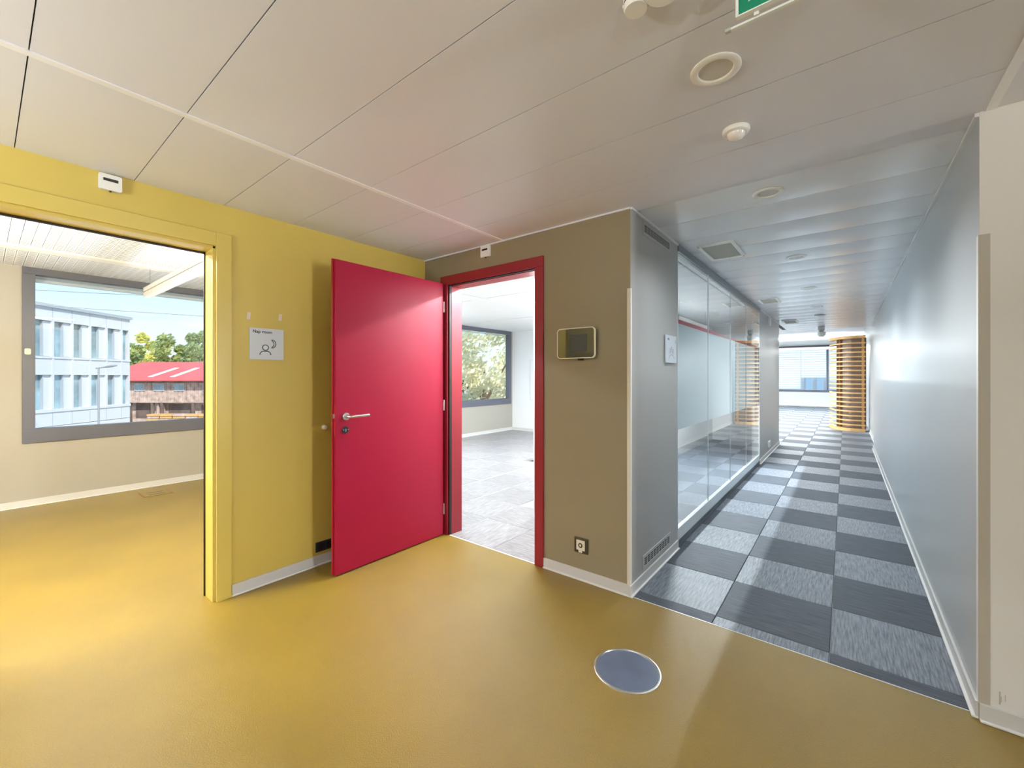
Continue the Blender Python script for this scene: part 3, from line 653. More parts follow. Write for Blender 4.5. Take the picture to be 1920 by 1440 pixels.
# ---- wall sensors with dark displays
def wall_sensor(loc, axis, label, w=0.088, h=0.080, d=0.022):
    t = thing('wall_sensor', loc, label, 'sensor', 'white wall sensors under the ceiling')
    if axis == 'Y': f = lambda a, z, o: (o, a, z); off = (d, 0, 0)
    else: f = lambda a, z, o: (a, -o, z); off = (0, -d, 0)
    bm = bmesh.new(); bm_prism(bm, [f(a, z, 0) for a, z in rrect(w, h, 0.009)], off); obj('housing', bm, 'white_plastic', t, bevel=0.002)
    bm = bmesh.new(); bm_prism(bm, [f(a, z, d - 0.001) for a, z in ((-0.028, 0.004), (0.028, 0.004), (0.028, 0.018), (-0.028, 0.018))], Vector(off) * 0.1); obj('display', bm, 'black_glass', t)
    bm = bmesh.new(); bm_prism(bm, [f(a, z, 0.006) for a, z in ((-0.004, -h / 2 - 0.006), (0.004, -h / 2 - 0.006), (0.004, -h / 2), (-0.004, -h / 2))], Vector(off) * 0.4); obj('cable_nub', bm, 'black_plastic', t)
    return t
wall_sensor((XL, 0.412, 2.340), 'Y', 'white sensor box with dark display above the nap room doorway')
wall_sensor((-2.220, YT, 2.336), 'X', 'white sensor box with dark display above the red door frame', 0.092, 0.092)
ws = thing('thermostat', (XC, 8.43, 2.29), 'white thermostat high on the dark wall past the glass partition', 'thermostat')
bm = bmesh.new(); bm_prism(bm, [(0, y, z) for y, z in rrect(0.20, 0.12, 0.01)], (0.025, 0, 0)); obj('housing', bm, 'white_plastic', ws)
boxes('display', [(0.025, 0.026, -0.05, 0.05, 0.01, 0.04)], 'sign_white', ws)
so = thing('wall_socket', (XC, 8.43, 0.19), 'white wall socket low on the dark wall past the glass partition', 'socket')
bm = bmesh.new(); bm_prism(bm, [(0, y, z) for y, z in rrect(0.22, 0.10, 0.008)], (0.018, 0, 0)); obj('plate', bm, 'white_plastic', so)
for y in (-0.055, 0.055): lathe('insert', [(0.03, 0.018), (0.03, 0.016), (0.0, 0.016)], 'skirting', so, 'X', (0.003, y, 0), 20)

# ---- nap room sign
def icon_tube(pts, r): return pts
def text_mesh(body, size, name):
    cu = bpy.data.curves.new(name, 'FONT'); cu.body = body; cu.size = size; cu.extrude = 0.0002; cu.offset = 0.0006
    o = bpy.data.objects.new(name, cu); C.objects.link(o); bpy.context.view_layer.update()
    dg = bpy.context.evaluated_depsgraph_get(); me = bpy.data.meshes.new_from_object(o.evaluated_get(dg)); bpy.data.objects.remove(o); return me
sg = thing('room_sign', (XL, 1.158, 1.5605), 'square white nap room sign with sleeper and moon icon', 'sign')
boxes('plate', [(0, 0.008, -0.103, 0.103, -0.101, 0.101)], 'sign_white', sg, bevel=0.001)
tm = text_mesh('Nap room', 0.027, 'lettering'); lt = link('lettering', tm, 'sign_ink', sg)
lt.rotation_euler = (math.pi / 2, 0, math.pi / 2); lt.location = (0.0084, -0.085, 0.070)
def ribbon(name, pts, wdt, parent, m='sign_ink', x=0.0084, closed=False, th=0.0006):
    """flat stroke on plane X = x, pts (y, z)"""
    bm = bmesh.new(); n = len(pts); L = []; R = []
    for i, p in enumerate(pts):
        a = pts[(i - 1) % n] if (closed or i > 0) else p; b = pts[(i + 1) % n] if (closed or i < n - 1) else p
        d = Vector((b[0] - a[0], b[1] - a[1])); d.normalize(); nn = Vector((-d.y, d.x)) * wdt / 2
        L.append(bm.verts.new((x, p[0] + nn.x, p[1] + nn.y))); R.append(bm.verts.new((x, p[0] - nn.x, p[1] - nn.y)))
    for i in range(n if closed else n - 1):
        j = (i + 1) % n; bm.faces.new((L[i], L[j], R[j], R[i]))
    ret = bmesh.ops.extrude_face_region(bm, geom=bm.faces[:]); bmesh.ops.translate(bm, verts=[v for v in ret['geom'] if isinstance(v, bmesh.types.BMVert)], vec=(th, 0, 0))
    return obj(name, bm, m, parent)
hc = (-0.010, -0.023); ribbon('head_icon', [(hc[0] + 0.018 * math.cos(a * math.pi / 16), hc[1] + 0.0175 * math.sin(a * math.pi / 16)) for a in range(32)], 0.0052, sg, closed=True)
sh = [(-0.043, -0.070)] + [(-0.043 + 0.022 * (1 - math.cos(t)), -0.070 + 0.023 * math.sin(t)) for t in [math.pi / 2 * i / 8 for i in range(1, 9)]]
sh += [(-(x) - 0.020, z) for x, z in reversed(sh)]
ribbon('shoulder_icon', sh, 0.0052, sg)
mo = [(0.024 + 0.031 * math.cos(a), 0.003 + 0.028 * math.sin(a)) for a in [math.radians(-92 + 184 * i / 20) for i in range(21)]]
mi = [(0.012 + 0.029 * math.cos(a), 0.003 + 0.030 * math.sin(a)) for a in [math.radians(62 - 124 * i / 14) for i in range(15)]]
mo2 = [(0.028 + 0.0255 * math.cos(a), 0.003 + 0.0265 * math.sin(a)) for a in [math.radians(-95 + 190 * i / 20) for i in range(21)]]
ribbon('moon_icon', mo2 + [(0.034, 0.021), (0.0405, 0.011), (0.0415, 0.003), (0.0405, -0.005), (0.034, -0.015)], 0.0048, sg, closed=True)
for (y, z, lb, s) in ((1.053, 1.735, 'left pale tape remnant above the nap room sign', 0.046), (1.243, 1.745, 'right pale tape remnant above the nap room sign', 0.044)):
    t = boxes('tape_remnant', [(0, 0.0012, -0.010, 0.010, -s / 2, s / 2 - 0.006), (0, 0.0009, -0.0085, 0.011, s / 2 - 0.006, s / 2)], 'tape'); t.location = (XL, y, z); t.rotation_euler = (-0.08, 0, 0); tag(t, lb, 'tape', 'tape remnants on the yellow wall')
# meeting room sign
ms = thing('room_sign', (XC, 3.205, 1.553), 'square white sign with a group icon on the grey corridor face', 'sign')
boxes('plate', [(0.004, 0.016, -0.116, 0.116, -0.102, 0.102)], 'sign_white', ms, bevel=0.001)
for k, yy in enumerate((-0.028, 0.004, 0.036)):
    zz = (-0.004, 0.008, -0.008)[k]
    ribbon('figure_icon', [(yy + 0.009 * math.cos(a * math.pi / 8), zz + 0.010 * math.sin(a * math.pi / 8)) for a in range(16)], 0.003, ms, 'sign_ink_pale', 0.0162, True)
    ribbon('figure_icon', [(yy - 0.018 * math.cos(t), zz - 0.034 + 0.020 * math.sin(t)) for t in [math.pi * i / 10 for i in range(11)]], 0.003, ms, 'sign_ink_pale', 0.0162)
ribbon('table_icon', [(-0.06 * math.cos(t) + 0.004, -0.070 + 0.028 * math.sin(t)) for t in [math.pi * i / 12 for i in range(13)]], 0.003, ms, 'sign_ink_pale', 0.0162)
boxes('print_mark', [(0.0162, 0.0168, -0.085, -0.050, 0.066, 0.080)], 'sign_ink_pale', ms)
boxes('print_mark', [(0.0162, 0.0168, 0.088, 0.094, 0.045, 0.078)], 'sign_ink_pale', ms)

# ---- touch display on taupe wall
td = thing('touch_display', (-1.400, YT, 1.571), 'black glass touch panel with cream rim beside the red door', 'display')
bm = bmesh.new(); bm_prism(bm, [(a, 0, z) for a, z in rrect(0.22, 0.14, 0.02)], (0, -0.02, 0)); obj('wall_mount', bm, 'black_plastic', td)
bm = bmesh.new(); o_ = rrect(0.284, 0.203, 0.026, 8); i_ = rrect(0.272, 0.191, 0.021, 8)
bm_ring_prism(bm, [(a, -0.020, z) for a, z in o_], [(a, -0.020, z) for a, z in i_], (0, -0.016, 0)); obj('rim', bm, 'cream_plastic', td)
bm = bmesh.new(); bm_prism(bm, [(a, -0.020, z) for a, z in i_], (0, -0.0145, 0)); obj('screen', bm, 'black_glass', td)
boxes('active_area', [(-0.045, 0.085, -0.0348, -0.0344, -0.055, 0.055)], 'dark_plate', td).hide_render = False
lathe('camera_knob', [(0.0, -0.012), (0.018, -0.012), (0.024, 0.0)], 'black_plastic', td, 'Z', (0.03, -0.018, -0.1025), 20)
# ---- socket on taupe wall
sk = thing('power_socket', (-1.374, YT, 0.2295), 'brown framed cream power socket low on the taupe wall', 'socket')
boxes('frame', [(-0.050, 0.050, -0.010, 0, -0.0495, 0.0495)], 'socket_brown', sk, bevel=0.002)
boxes('insert', [(-0.031, 0.031, -0.015, -0.010, -0.030, 0.036)], 'cream_plastic', sk, bevel=0.001)
boxes('tab', [(-0.014, 0.012, -0.016, -0.010, -0.044, -0.030)], 'cream_plastic', sk)
lathe('socket_well', [(0.0165, 0.0), (0.0165, 0.001), (0.012, 0.0005), (0.0, 0.0005)], 'socket_brown', sk, 'Y', (0, -0.0165, 0.003), 8)
boxes('pin_face', [(-0.006, 0.006, -0.0172, -0.0164, -0.004, 0.010)], 'cream_plastic', sk)

# ---- floor outlet disc
fd = thing('floor_outlet', (-0.787, 1.846, 0), 'round blue grey floor outlet lid with steel rim in yellow floor', 'floor outlet')
lathe('rim', [(0.150, 0.0), (0.1495, 0.0035), (0.146, 0.0045), (0.1415, 0.004), (0.140, 0.0008), (0.136, 0.0006)], 'brushed_steel', fd, n=64)
lathe('lid', [(0.137, 0.0002), (0.137, 0.0012), (0.0, 0.0014)], 'disc_blue', fd, n=64)
lathe('inner_ring', [(0.1385, 0.0012), (0.1375, 0.0026), (0.1355, 0.0026), (0.1345, 0.0012)], 'alu_dark', fd, n=64)
# ---- floor boxes
nb = thing('floor_box', (-6.26, 1.26, 0), 'flush yellow floor box with two dark slots under the nap room window', 'floor box')
boxes('lid', [(-0.13, 0.13, -0.13, 0.13, 0.0, 0.003)], 'yellow_floor', nb)
for x in (-0.05, 0.05): boxes('slot', [(x - 0.012, x + 0.012, -0.075, 0.075, 0.003, 0.0036)], 'barn_dark', nb)
for y in (-0.122, 0.122): boxes('edge', [(-0.13, 0.13, y - 0.008, y + 0.008, 0.003, 0.0034)], 'wood_dark', nb)
rb = thing('floor_box', (-3.93, 5.52, 0), 'small steel floor box on grey carpet seen through the red door', 'floor box')
boxes('lid', [(-0.12, 0.12, -0.12, 0.12, 0.0, 0.005)], 'brushed_steel', rb); boxes('slot', [(-0.02, 0.10, -0.10, 0.10, 0.005, 0.006)], 'black_plastic', rb)
# ---- white board on the back wall of side room
wbd = thing('whiteboard', (-5.55, YB, 1.265), 'edge of a white board on the back wall past the red door', 'whiteboard')
boxes('panel', [(-0.52, 0.52, -0.022, 0, -0.485, 0.485)], 'plain_white', wbd)
boxes('frame', [(-0.535, -0.52, -0.026, 0, -0.5, 0.5), (0.52, 0.535, -0.026, 0, -0.5, 0.5), (-0.52, 0.52, -0.026, 0, 0.485, 0.5), (-0.52, 0.52, -0.026, 0, -0.5, -0.485)], 'alu_light', wbd)

# ---- ceiling devices
def downlight(y, x, label, watts=0):
    t = thing('downlight', (x, y, H), label, 'downlight', 'recessed downlights along the ceiling')
    lathe('ring', [(0.078, 0.0), (0.0785, -0.004), (0.074, -0.0075), (0.060, -0.0085), (0.055, -0.006), (0.053, 0.0), (0.051, 0.022)], 'lamp_white', t, n=48)
    lathe('diffuser', [(0.0535, -0.0008), (0.03, -0.0012), (0.0, -0.0014)], 'lamp_inner', t, n=32)
    if watts:  # spot added to brighten the corridor; the fitting itself looks unlit
        d = bpy.data.lights.new('fill_spot', 'SPOT'); d.energy = watts; d.spot_size = math.radians(150); d.spot_blend = 1.0; d.shadow_soft_size = 0.0; d.color = (0.90, 0.96, 1)
        o = bpy.data.objects.new('fill_spot', d); C.objects.link(o); o.parent = t; o.location = (0, 0, -0.012)
    return t
for y, x, lb in ((1.545, -0.345, 'round recessed downlight nearest the exit sign'), (2.766, -0.343, 'round recessed downlight between motion sensor and nearest square ceiling grille'),
                 (4.40, -0.335, 'round recessed downlight just past the nearest square ceiling grille'), (6.05, -0.333, 'round recessed downlight before the middle square ceiling grille'),
                 (7.72, -0.338, 'round recessed downlight after the middle square ceiling grille'), (8.85, -0.338, 'round recessed downlight farthest down the corridor')):
    downlight(y, x, lb, 60 if y > 2.5 else 0)
mo_ = thing('motion_sensor', (-0.361, 1.975, H), 'white ceiling motion sensor with a clear dome', 'sensor')
lathe('base', [(0.052, 0.0), (0.053, -0.006), (0.049, -0.016), (0.040, -0.020), (0.036, -0.019)], 'white_plastic', mo_, n=40)
lathe('dome', [(0.036, -0.018), (0.033, -0.030), (0.024, -0.040), (0.012, -0.045), (0.0, -0.046)], 'dome_clear', mo_, n=32)
def det(x, y, r, h, label, nm='smoke_detector'):
    t = thing(nm, (x, y, H), label, 'smoke detector', 'smoke detectors on the ceiling')
    lathe('base', [(r, 0), (r, -h * 0.35), (r * 0.97, -h * 0.42)], 'white_plastic', t, n=40)
    lathe('vent_gap', [(r * 0.86, -h * 0.38), (r * 0.86, -h * 0.62)], 'black_plastic', t, n=40)
    for k in range(6):
        a = k * math.pi / 3 + 0.3; rr = r * 0.9
        boxes('vent_rib', [(rr * math.cos(a) - 0.004, rr * math.cos(a) + 0.004, rr * math.sin(a) - 0.004, rr * math.sin(a) + 0.004, -h * 0.62, -h * 0.4)], 'white_plastic', t)
    lathe('cap', [(r * 0.97, -h * 0.55), (r * 0.98, -h * 0.72), (r * 0.86, -h), (0, -h)], 'white_plastic', t, n=40)
det(-0.450, 1.115, 0.034, 0.036, 'smaller white smoke detector at the top edge by the exit sign')
det(-0.372, 1.105, 0.055, 0.036, 'larger white smoke detector at the top edge by the exit sign')
fd2 = thing('smoke_detector', (-0.39, 10.83, H), 'white smoke detector hanging at the far end of the corridor ceiling', 'smoke detector', 'smoke detectors on the ceiling')
lathe('base', [(0.06, 0), (0.06, -0.07), (0.045, -0.09), (0.04, -0.13)], 'grille_grey', fd2, n=24)
lathe('cap', [(0.075, -0.12), (0.08, -0.18), (0.05, -0.22), (0, -0.22)], 'white_plastic', fd2, n=24)
def speaker(y0, y1, x0, x1, label):
    t = thing('ceiling_grille', ((x0 + x1) / 2, (y0 + y1) / 2, H), label, 'ceiling grille', 'square ceiling grilles in the corridor')
    a, b = (x1 - x0) / 2, (y1 - y0) / 2; f = 0.026
    boxes('frame', [(-a, a, -b, -b + f, -0.012, 0.004), (-a, a, b - f, b, -0.012, 0.004), (-a, -a + f, -b + f, b - f, -0.012, 0.004), (a - f, a, -b + f, b - f, -0.012, 0.004)], 'lamp_white', t, bevel=0.002)
    boxes('mesh_panel', [(-a + f, a - f, -b + f, b - f, -0.004, 0.004)], 'speaker_cloth', t)
    boxes('clip', [(-a + 0.006, -a + 0.016, -b + 0.006, -b + 0.016, -0.015, -0.012)], 'alu_dark', t); boxes('clip', [(a - 0.016, a - 0.006, b - 0.016, b - 0.006, -0.015, -0.012)], 'alu_dark', t)
speaker(3.555, 4.045, -0.932, -0.665, 'square white framed ceiling grille nearest the camera in the corridor')
speaker(6.47, 6.91, -0.93, -0.70, 'middle square ceiling grille in the corridor')
speaker(9.24, 9.78, -0.93, -0.70, 'farthest square ceiling grille in the corridor')

# ---- exit sign
ex = thing('exit_sign', (-0.197, 1.112, 2.20), 'green hanging exit sign with white arrow at the top edge', 'exit sign')
boxes('green_panel', [(0.0, 0.30, -0.003, 0.003, 0.0, 0.15)], 'exit_green', ex)
boxes('frame', [(-0.006, 0.306, -0.006, 0.006, -0.003, 0.0), (-0.006, 0.0, -0.006, 0.006, 0.0, 0.155), (0.30, 0.306, -0.006, 0.006, 0.0, 0.155)], 'exit_white', ex)
bm = bmesh.new(); bm_prism(bm, [(0.020, -0.0034, 0.022), (0.075, -0.0034, 0.035), (0.060, -0.0034, 0.050), (0.105, -0.0034, 0.095), (0.090, -0.0034, 0.110), (0.045, -0.0034, 0.065), (0.032, -0.0034, 0.080)], (0, -0.0008, 0)); obj('arrow', bm, 'exit_white', ex)
boxes('light_rail', [(-0.02, 0.32, 0.012, 0.020, -0.013, -0.008)], 'exit_white', ex)
boxes('end_cap', [(-0.032, -0.02, 0.011, 0.021, -0.014, -0.007)], 'grille_grey', ex)
for hx in (0.03, 0.26): boxes('hanger', [(hx, hx + 0.01, 0.005, 0.012, -0.01, 0.19)], 'exit_white', ex)

# ---- pendant lights (some added out of view to brighten their rooms)
def pendant(loc, length, axis, label, watts, down=0, wide=0.062, high=0.10, ceil=HR, col=(1, 0.975, 0.94)):
    t = thing('pendant_light', loc, label, 'pendant light', 'linear pendant lights')
    L = length / 2; wv = wide / 2
    def B(a0, a1, b0, b1, z0, z1): return (a0, a1, b0, b1, z0, z1) if axis == 'X' else (b0, b1, a0, a1, z0, z1)
    boxes('body', [B(-L, L, -wv, -wv + 0.004, 0, high), B(-L, L, wv - 0.004, wv, 0, high), B(-L, -L + 0.004, -wv, wv, 0, high), B(L - 0.004, L, -wv, wv, 0, high), B(-L, L, -wv, wv, high * 0.5, high * 0.55)], 'pendant_white', t)
    boxes('diffuser', [B(-L + 0.004, L - 0.004, -wv + 0.004, wv - 0.004, 0.003, 0.008)], 'pendant_diffuser', t)
    for s in (-1, 1):
        p = (s * (L - 0.12), 0) if axis == 'X' else (0, s * (L - 0.12))
        tube('wire', [(p[0], p[1], high * 0.5), (p[0], p[1], ceil - loc[2])], 0.0022, 'alu_dark', t, 6)
    d = bpy.data.lights.new('uplight', 'AREA'); d.shape = 'RECTANGLE'; d.energy = watts; d.color = col
    d.size, d.size_y = (length - 0.1, wide - 0.012) if axis == 'X' else (wide - 0.012, length - 0.1)
    o = bpy.data.objects.new('uplight', d); C.objects.link(o); o.parent = t; o.location = (0, 0, high * 0.9); o.rotation_euler = (math.pi, 0, 0)
    if down:
        d2_ = d.copy(); d2_.energy = down; o = bpy.data.objects.new('downlight_strip', d2_); C.objects.link(o); o.parent = t; o.location = (0, 0, -0.002)
    return t
COOL = (0.90, 0.96, 1.0)
pendant((-4.70, 1.10, 2.19), 2.26, 'X', 'slim white linear pendant light in front of the nap room window', 1.0)
pendant((-3.50, -0.6, 2.28), 3.2, 'Y', 'slim white linear pendant light added out of view behind the nap room doorway lintel', 60, 200)  # unseen pendant added to brighten the nap room
pendant((-2.85, 6.4, 2.05), 2.6, 'Y', 'slim white linear pendant light added unseen deep in the room behind the red door', 90, 170, col=COOL)  # this and the next added out of sight to light the room
pendant((-5.9, 4.0, 2.05), 1.8, 'Y', 'slim white linear pendant light added unseen near the window of the red door room', 70, 150, col=COOL)
pendant((-1.3, 19.0, 2.33), 2.6, 'X', 'slim white linear pendant light before the far window', 1500, 300, ceil=2.8, col=COOL)
pendant((-3.6, 13.0, 2.33), 2.6, 'X', 'slim white linear pendant light added unseen left of the wooden slat screen', 1600, 450, ceil=2.8, col=COOL)  # extra pendant out of view, added to light far office and corridor
pendant((-1.75, 6.5, 2.05), 1.6, 'Y', 'slim white linear pendant light added behind the frosted glass', 0.3, 280, ceil=H, col=COOL)  # added lamp lighting the film and the corridor
def uplighter(x, y, watts, label):  # unseen lamps added only to brighten the ceilings
    t = thing('fill_uplighter', (x, y, 0), label, 'fill lamp', 'unseen fill uplighters')
    lathe('base', [(0.15, 0.0), (0.15, 0.02), (0.02, 0.035), (0.0, 0.035)], 'alu_dark', t, n=32)
    tube('pole', [(0, 0, 0.03), (0, 0, 1.50)], 0.014, 'alu_dark', t, 12)
    lathe('bowl', [(0.02, 1.48), (0.12, 1.51), (0.20, 1.58), (0.195, 1.58), (0.11, 1.52), (0.0, 1.50)], 'lamp_white', t, n=40)
    d = bpy.data.lights.new('uplight', 'AREA'); d.shape = 'DISK'; d.size = 0.34; d.energy = watts; d.color = (0.95, 0.975, 1)
    o = bpy.data.objects.new('uplight', d); C.objects.link(o); o.parent = t; o.location = (0, 0, 1.575); o.rotation_euler = (math.pi, 0, 0)
uplighter(-1.9, -1.9, 160, 'white bowl uplighter added for fill behind the camera on the left')
uplighter(-4.7, -0.95, 105, 'white bowl uplighter added for fill in the hidden left part of the nap room')
uplighter(-4.1, 2.0, 65, 'white bowl uplighter added for fill in the hidden right corner of the nap room')
uplighter(1.6, -1.3, 75, 'white bowl uplighter added for fill behind the camera on the right')
pendant((-2.2, 3.02, 2.30), 0.9, 'X', 'short white linear pendant light added unseen just inside the red door', 4, 85, col=COOL)  # added behind the lintel to throw light on the hall floor

# ---- curved wooden slat screen at the end of the corridor
sl = thing('slat_screen', (0.0, 13.5, 0), 'curved wooden slat screen at the far end of the corridor', 'screen')
def curve_xy(off=0.0):
    pts = []
    cxx, cyy, rx, ry = 0.16, 14.35, 0.50 - off, 1.02 - off
    for i in range(13):
        a = math.radians(180 + 90 * i / 12); pts.append((cxx + rx * math.cos(a), cyy + ry * math.sin(a)))
    pts.append((0.385, cyy - ry)); return [(x, y - 13.5) for x, y in pts]
outer = curve_xy(); inner = curve_xy(0.05)
bm = bmesh.new(); poly = outer + inner[::-1]; bm_prism(bm, [(x, y, 0) for x, y in poly], (0, 0, 0.030)); slat_me = finish(bm, 'slat'); slat_me.materials.append(MATS['wood_light'])
NS = 20; pz = (2.30 - 0.06) / NS
for k in range(1, NS):
    o = bpy.data.objects.new('slat', slat_me); C.objects.link(o); o.parent = sl; o.location = (0, 0, 0.03 + pz * k)
for z in (0.0, 2.29):
    bm = bmesh.new(); o2 = curve_xy(-0.01); i2 = curve_xy(0.10); bm_prism(bm, [(x, y, z) for x, y in o2 + i2[::-1]], (0, 0, 0.07)); obj('end_ring', bm, 'wood_light', sl)
def post(x, y, wd, m): boxes('post', [(x - wd / 2, x + wd / 2, y - 0.03 - 13.5, y + 0.03 - 13.5, 0.05, 2.30)], m, sl)
post(-0.155, 13.72, 0.045, 'wood_dark'); post(-0.085, 13.66, 0.05, 'wood_dark'); post(0.34, 13.42, 0.05, 'wood_light'); post(0.385, 13.45, 0.03, 'wood_dark')
ib = curve_xy(0.13)
bm = bmesh.new(); bm_prism(bm, [(x, y, 0.03) for x, y in ib[5:] + [(0.40, 0.20), (-0.02, 0.20)]], (0, 0, 2.28)); obj('back_panel', bm, 'wood_panel', sl)

# ================================================================== OUTDOORS
def obj_stuff(o): return tag(o, kind='stuff')
gr = boxes('ground', [(-160, 160, -120, 160, -5.2, -5.0)], 'ground'); struct(gr, 'pale paved ground outside')
# ---- white office building across the yard
UX, UY = -0.66926, 0.74302
P0 = (-42.73, 6.98)
wb_ = empty('office_building', (P0[0], P0[1], -5.0)); tag(wb_, 'white panelled office building seen through the nap room window', 'building')
ANG = math.atan2(UY, UX)       # local +x runs along the facade away from camera; local +y points inside
wb_.rotation_euler = (0, 0, ANG)
# facade outward normal is (0.743, 0.669): local -y rotated = (sin, -cos) -> check sign
nx, ny = math.sin(ANG), -math.cos(ANG)
SGN = 1 if (nx * 0.743 + ny * 0.669) > 0 else -1   # outward = local -y * SGN
Z0 = 5.0
def B_(a0, a1, o0, o1, z0, z1):
    """along facade a, outward offset o, absolute z"""
    y0, y1 = -SGN * o0, -SGN * o1
    return (a0, a1, min(y0, y1), max(y0, y1), z0 + Z0, z1 + Z0)
LEN = -16.0
boxes('core', [B_(LEN, -0.02, -9.0, -0.25, -5.0, 5.5)], 'panel_white', wb_)
boxes('roof_edge', [B_(LEN, 0.15, -9.0, 0.18, 5.66, 5.86)], 'roof_edge', wb_)
boxes('parapet_band', [B_(LEN, 0.05, -0.25, 0.05, 4.82, 5.66)], 'panel_white', wb_)
boxes('spandrel', [B_(LEN, 0.05, -0.25, 0.05, 1.46, 2.48)], 'panel_white', wb_)
boxes('spandrel', [B_(LEN, 0.05, -0.25, 0.05, -1.75, -0.88)], 'panel_white', wb_)
boxes('spandrel', [B_(LEN, 0.05, -0.25, 0.05, -5.0, -1.78)], 'panel_white', wb_)
boxes('sill', [B_(LEN, 0.08, -0.25, 0.10, 2.48, 2.60)], 'panel_white', wb_)
boxes('sill', [B_(LEN, 0.08, -0.25, 0.10, -0.88, -0.70)], 'panel_white', wb_)
boxes('corner_fin', [B_(-0.06, 0.05, -0.25, 0.05, -0.70, 1.46), B_(-0.06, 0.05, -0.25, 0.05, 2.60, 4.82)], 'panel_white', wb_)
bw = 1.245
for k in range(12):
    a1 = -0.70 - bw * k; a0 = a1 - bw
    boxes('fin', [B_(a1 - 0.06, a1 + 0.06, -0.25, 0.09, -0.88, 4.82)], 'panel_white', wb_)
    for (z0, z1) in ((4.82, 5.64), (1.46, 2.46), (-1.75, -0.90)): boxes('joint', [B_(a1 - 0.022, a1 + 0.022, 0.05, 0.056, z0, z1)], 'panel_joint', wb_)
    for (z0, z1) in ((2.62, 4.80), (-0.70, 1.46)):
        pn = boxes('window', [B_(a0 + 0.10, a1 - 0.52, -0.22, -0.17, z0, z1)], 'facade_glass', wb_)
        boxes('shutter_panel', [B_(a1 - 0.50, a1 - 0.06, -0.25, -0.06, z0, z1)], 'panel_white', wb_)
        boxes('window_frame', [B_(a1 - 0.54, a1 - 0.50, -0.25, -0.02, z0, z1)], 'panel_joint', wb_)
for (z0, z1) in ((2.62, 4.80), (-0.70, 1.46)): boxes('window', [B_(-0.60, -0.10, -0.22, -0.17, z0, z1)], 'facade_glass', wb_)

# ---- red roofed barn
def pix(x, d):
    a = (x - 960.0) / F_PX; return (d * (-math.sin(YAW) + a * math.cos(YAW)), d * (math.cos(YAW) + a * math.sin(YAW)))
bo = pix(225, 45); be = pix(640, 45)
ba = empty('barn', (bo[0], bo[1], -5.0)); tag(ba, 'old timber barn with a red roof behind the office building', 'building')
AB = math.atan2(be[1] - bo[1], be[0] - bo[0]); ba.rotation_euler = (0, 0, AB)
K = 45 / F_PX      # metres per pixel at the barn
def bx(x): return (x - 225) * K
BL = bx(640)
boxes('wall', [(0, BL, 0.0, 12, 3.95, 5.9), (0, BL, 0.5, 12, 0, 3.95)], 'barn_wood', ba)
for i in range(int(BL / 0.42)):
    boxes('plank', [(i * 0.42 + 0.02, i * 0.42 + 0.39, -0.035, 0.0, 3.62, 5.86)], 'barn_wood', ba)
bm = bmesh.new(); bm_prism(bm, [(bx(160), -0.7, 5.85), (bx(160), -0.7, 5.97), (bx(160), 7.0, 8.15), (bx(160), 14.5, 5.9)], (bx(650) - bx(160), 0, 0)); rf = obj('roof', bm, 'barn_roof', ba)
for (a, b, t0, t1) in ((270, 335, 0.15, 0.62), (312, 365, 0.15, 0.62), (380, 440, 0.15, 0.62), (460, 520, 0.15, 0.62)):
    y0 = -0.7 + 7.7 * t0; z0 = 5.97 + 2.18 * t0; y1 = -0.7 + 7.7 * t1; z1 = 5.97 + 2.18 * t1
    bm = bmesh.new(); bm_prism(bm, [(bx(a), y0, z0 + 0.01), (bx(a) + 0.55, y0, z0 + 0.01), (bx(a) + 0.55, y1, z1 + 0.01), (bx(a), y1, z1 + 0.01)], (0, 0, 0.04)); obj('roof_light', bm, 'roof_light', ba)
boxes('eave_board', [(0, BL, -0.10, -0.04, 5.70, 5.88)], 'barn_dark', ba)
for (a, b) in ((254, 271), (290, 308), (328, 345), (382, 399), (420, 437), (470, 487)):
    wv_ = boxes('window', [(bx(a), bx(b), -0.07, -0.045, 4.86, 5.56)], 'facade_glass', ba)
    boxes('window_frame', [(bx(a) - 0.05, bx(a), -0.09, -0.04, 4.82, 5.60), (bx(b), bx(b) + 0.05, -0.09, -0.04, 4.82, 5.60), (bx(a), bx(b), -0.09, -0.04, 5.56, 5.60), (bx(a), bx(b), -0.09, -0.04, 4.82, 4.86), ((bx(a) + bx(b)) / 2 - 0.02, (bx(a) + bx(b)) / 2 + 0.02, -0.09, -0.045, 4.86, 5.56)], 'panel_white', wv_)
boxes('lower_beam', [(0, BL, -0.12, 0.5, 3.55, 3.78)], 'barn_wood', ba)
for (a, b, z0, z1) in ((248, 282, 1.9, 3.5), (310, 358, 2.4, 3.4), (372, 392, 1.9, 3.3)):
    boxes('opening', [(bx(a), bx(b), 0.44, 0.495, z0, z1)], 'barn_dark', ba)
for x in (244, 286, 304, 362): boxes('post', [(bx(x) - 0.12, bx(x) + 0.12, -0.1, 0.14, 0, 3.6)], 'barn_dark', ba)
for x in (292, 300): boxes('brace', [(bx(x), bx(x) + 0.25, 0.1, 0.4, 0.5, 3.4)], 'barn_wood', ba)
for k in range(5):
    ll = thing('timber_stack', (*pix(292 + 24 * k, 41.5), -5.0), '%s timber stack before the barn counting from the office building' % ('first', 'second', 'third', 'fourth', 'fifth')[k], 'timber', 'timber stacks before the barn')
    ll.rotation_euler = (0, 0, AB)
    for j in range(5): boxes('board', [(-0.55 + 0.04 * (j % 2), 0.6, -0.4, 0.4, 1.6 + 0.22 * j, 1.78 + 0.22 * j)], 'wood_light' if (j + k) % 3 else 'barn_wood', ll)
    boxes('bearer', [(-0.5, -0.3, -0.4, 0.4, 0, 1.6), (0.3, 0.5, -0.4, 0.4, 0, 1.6)], 'barn_dark', ll)

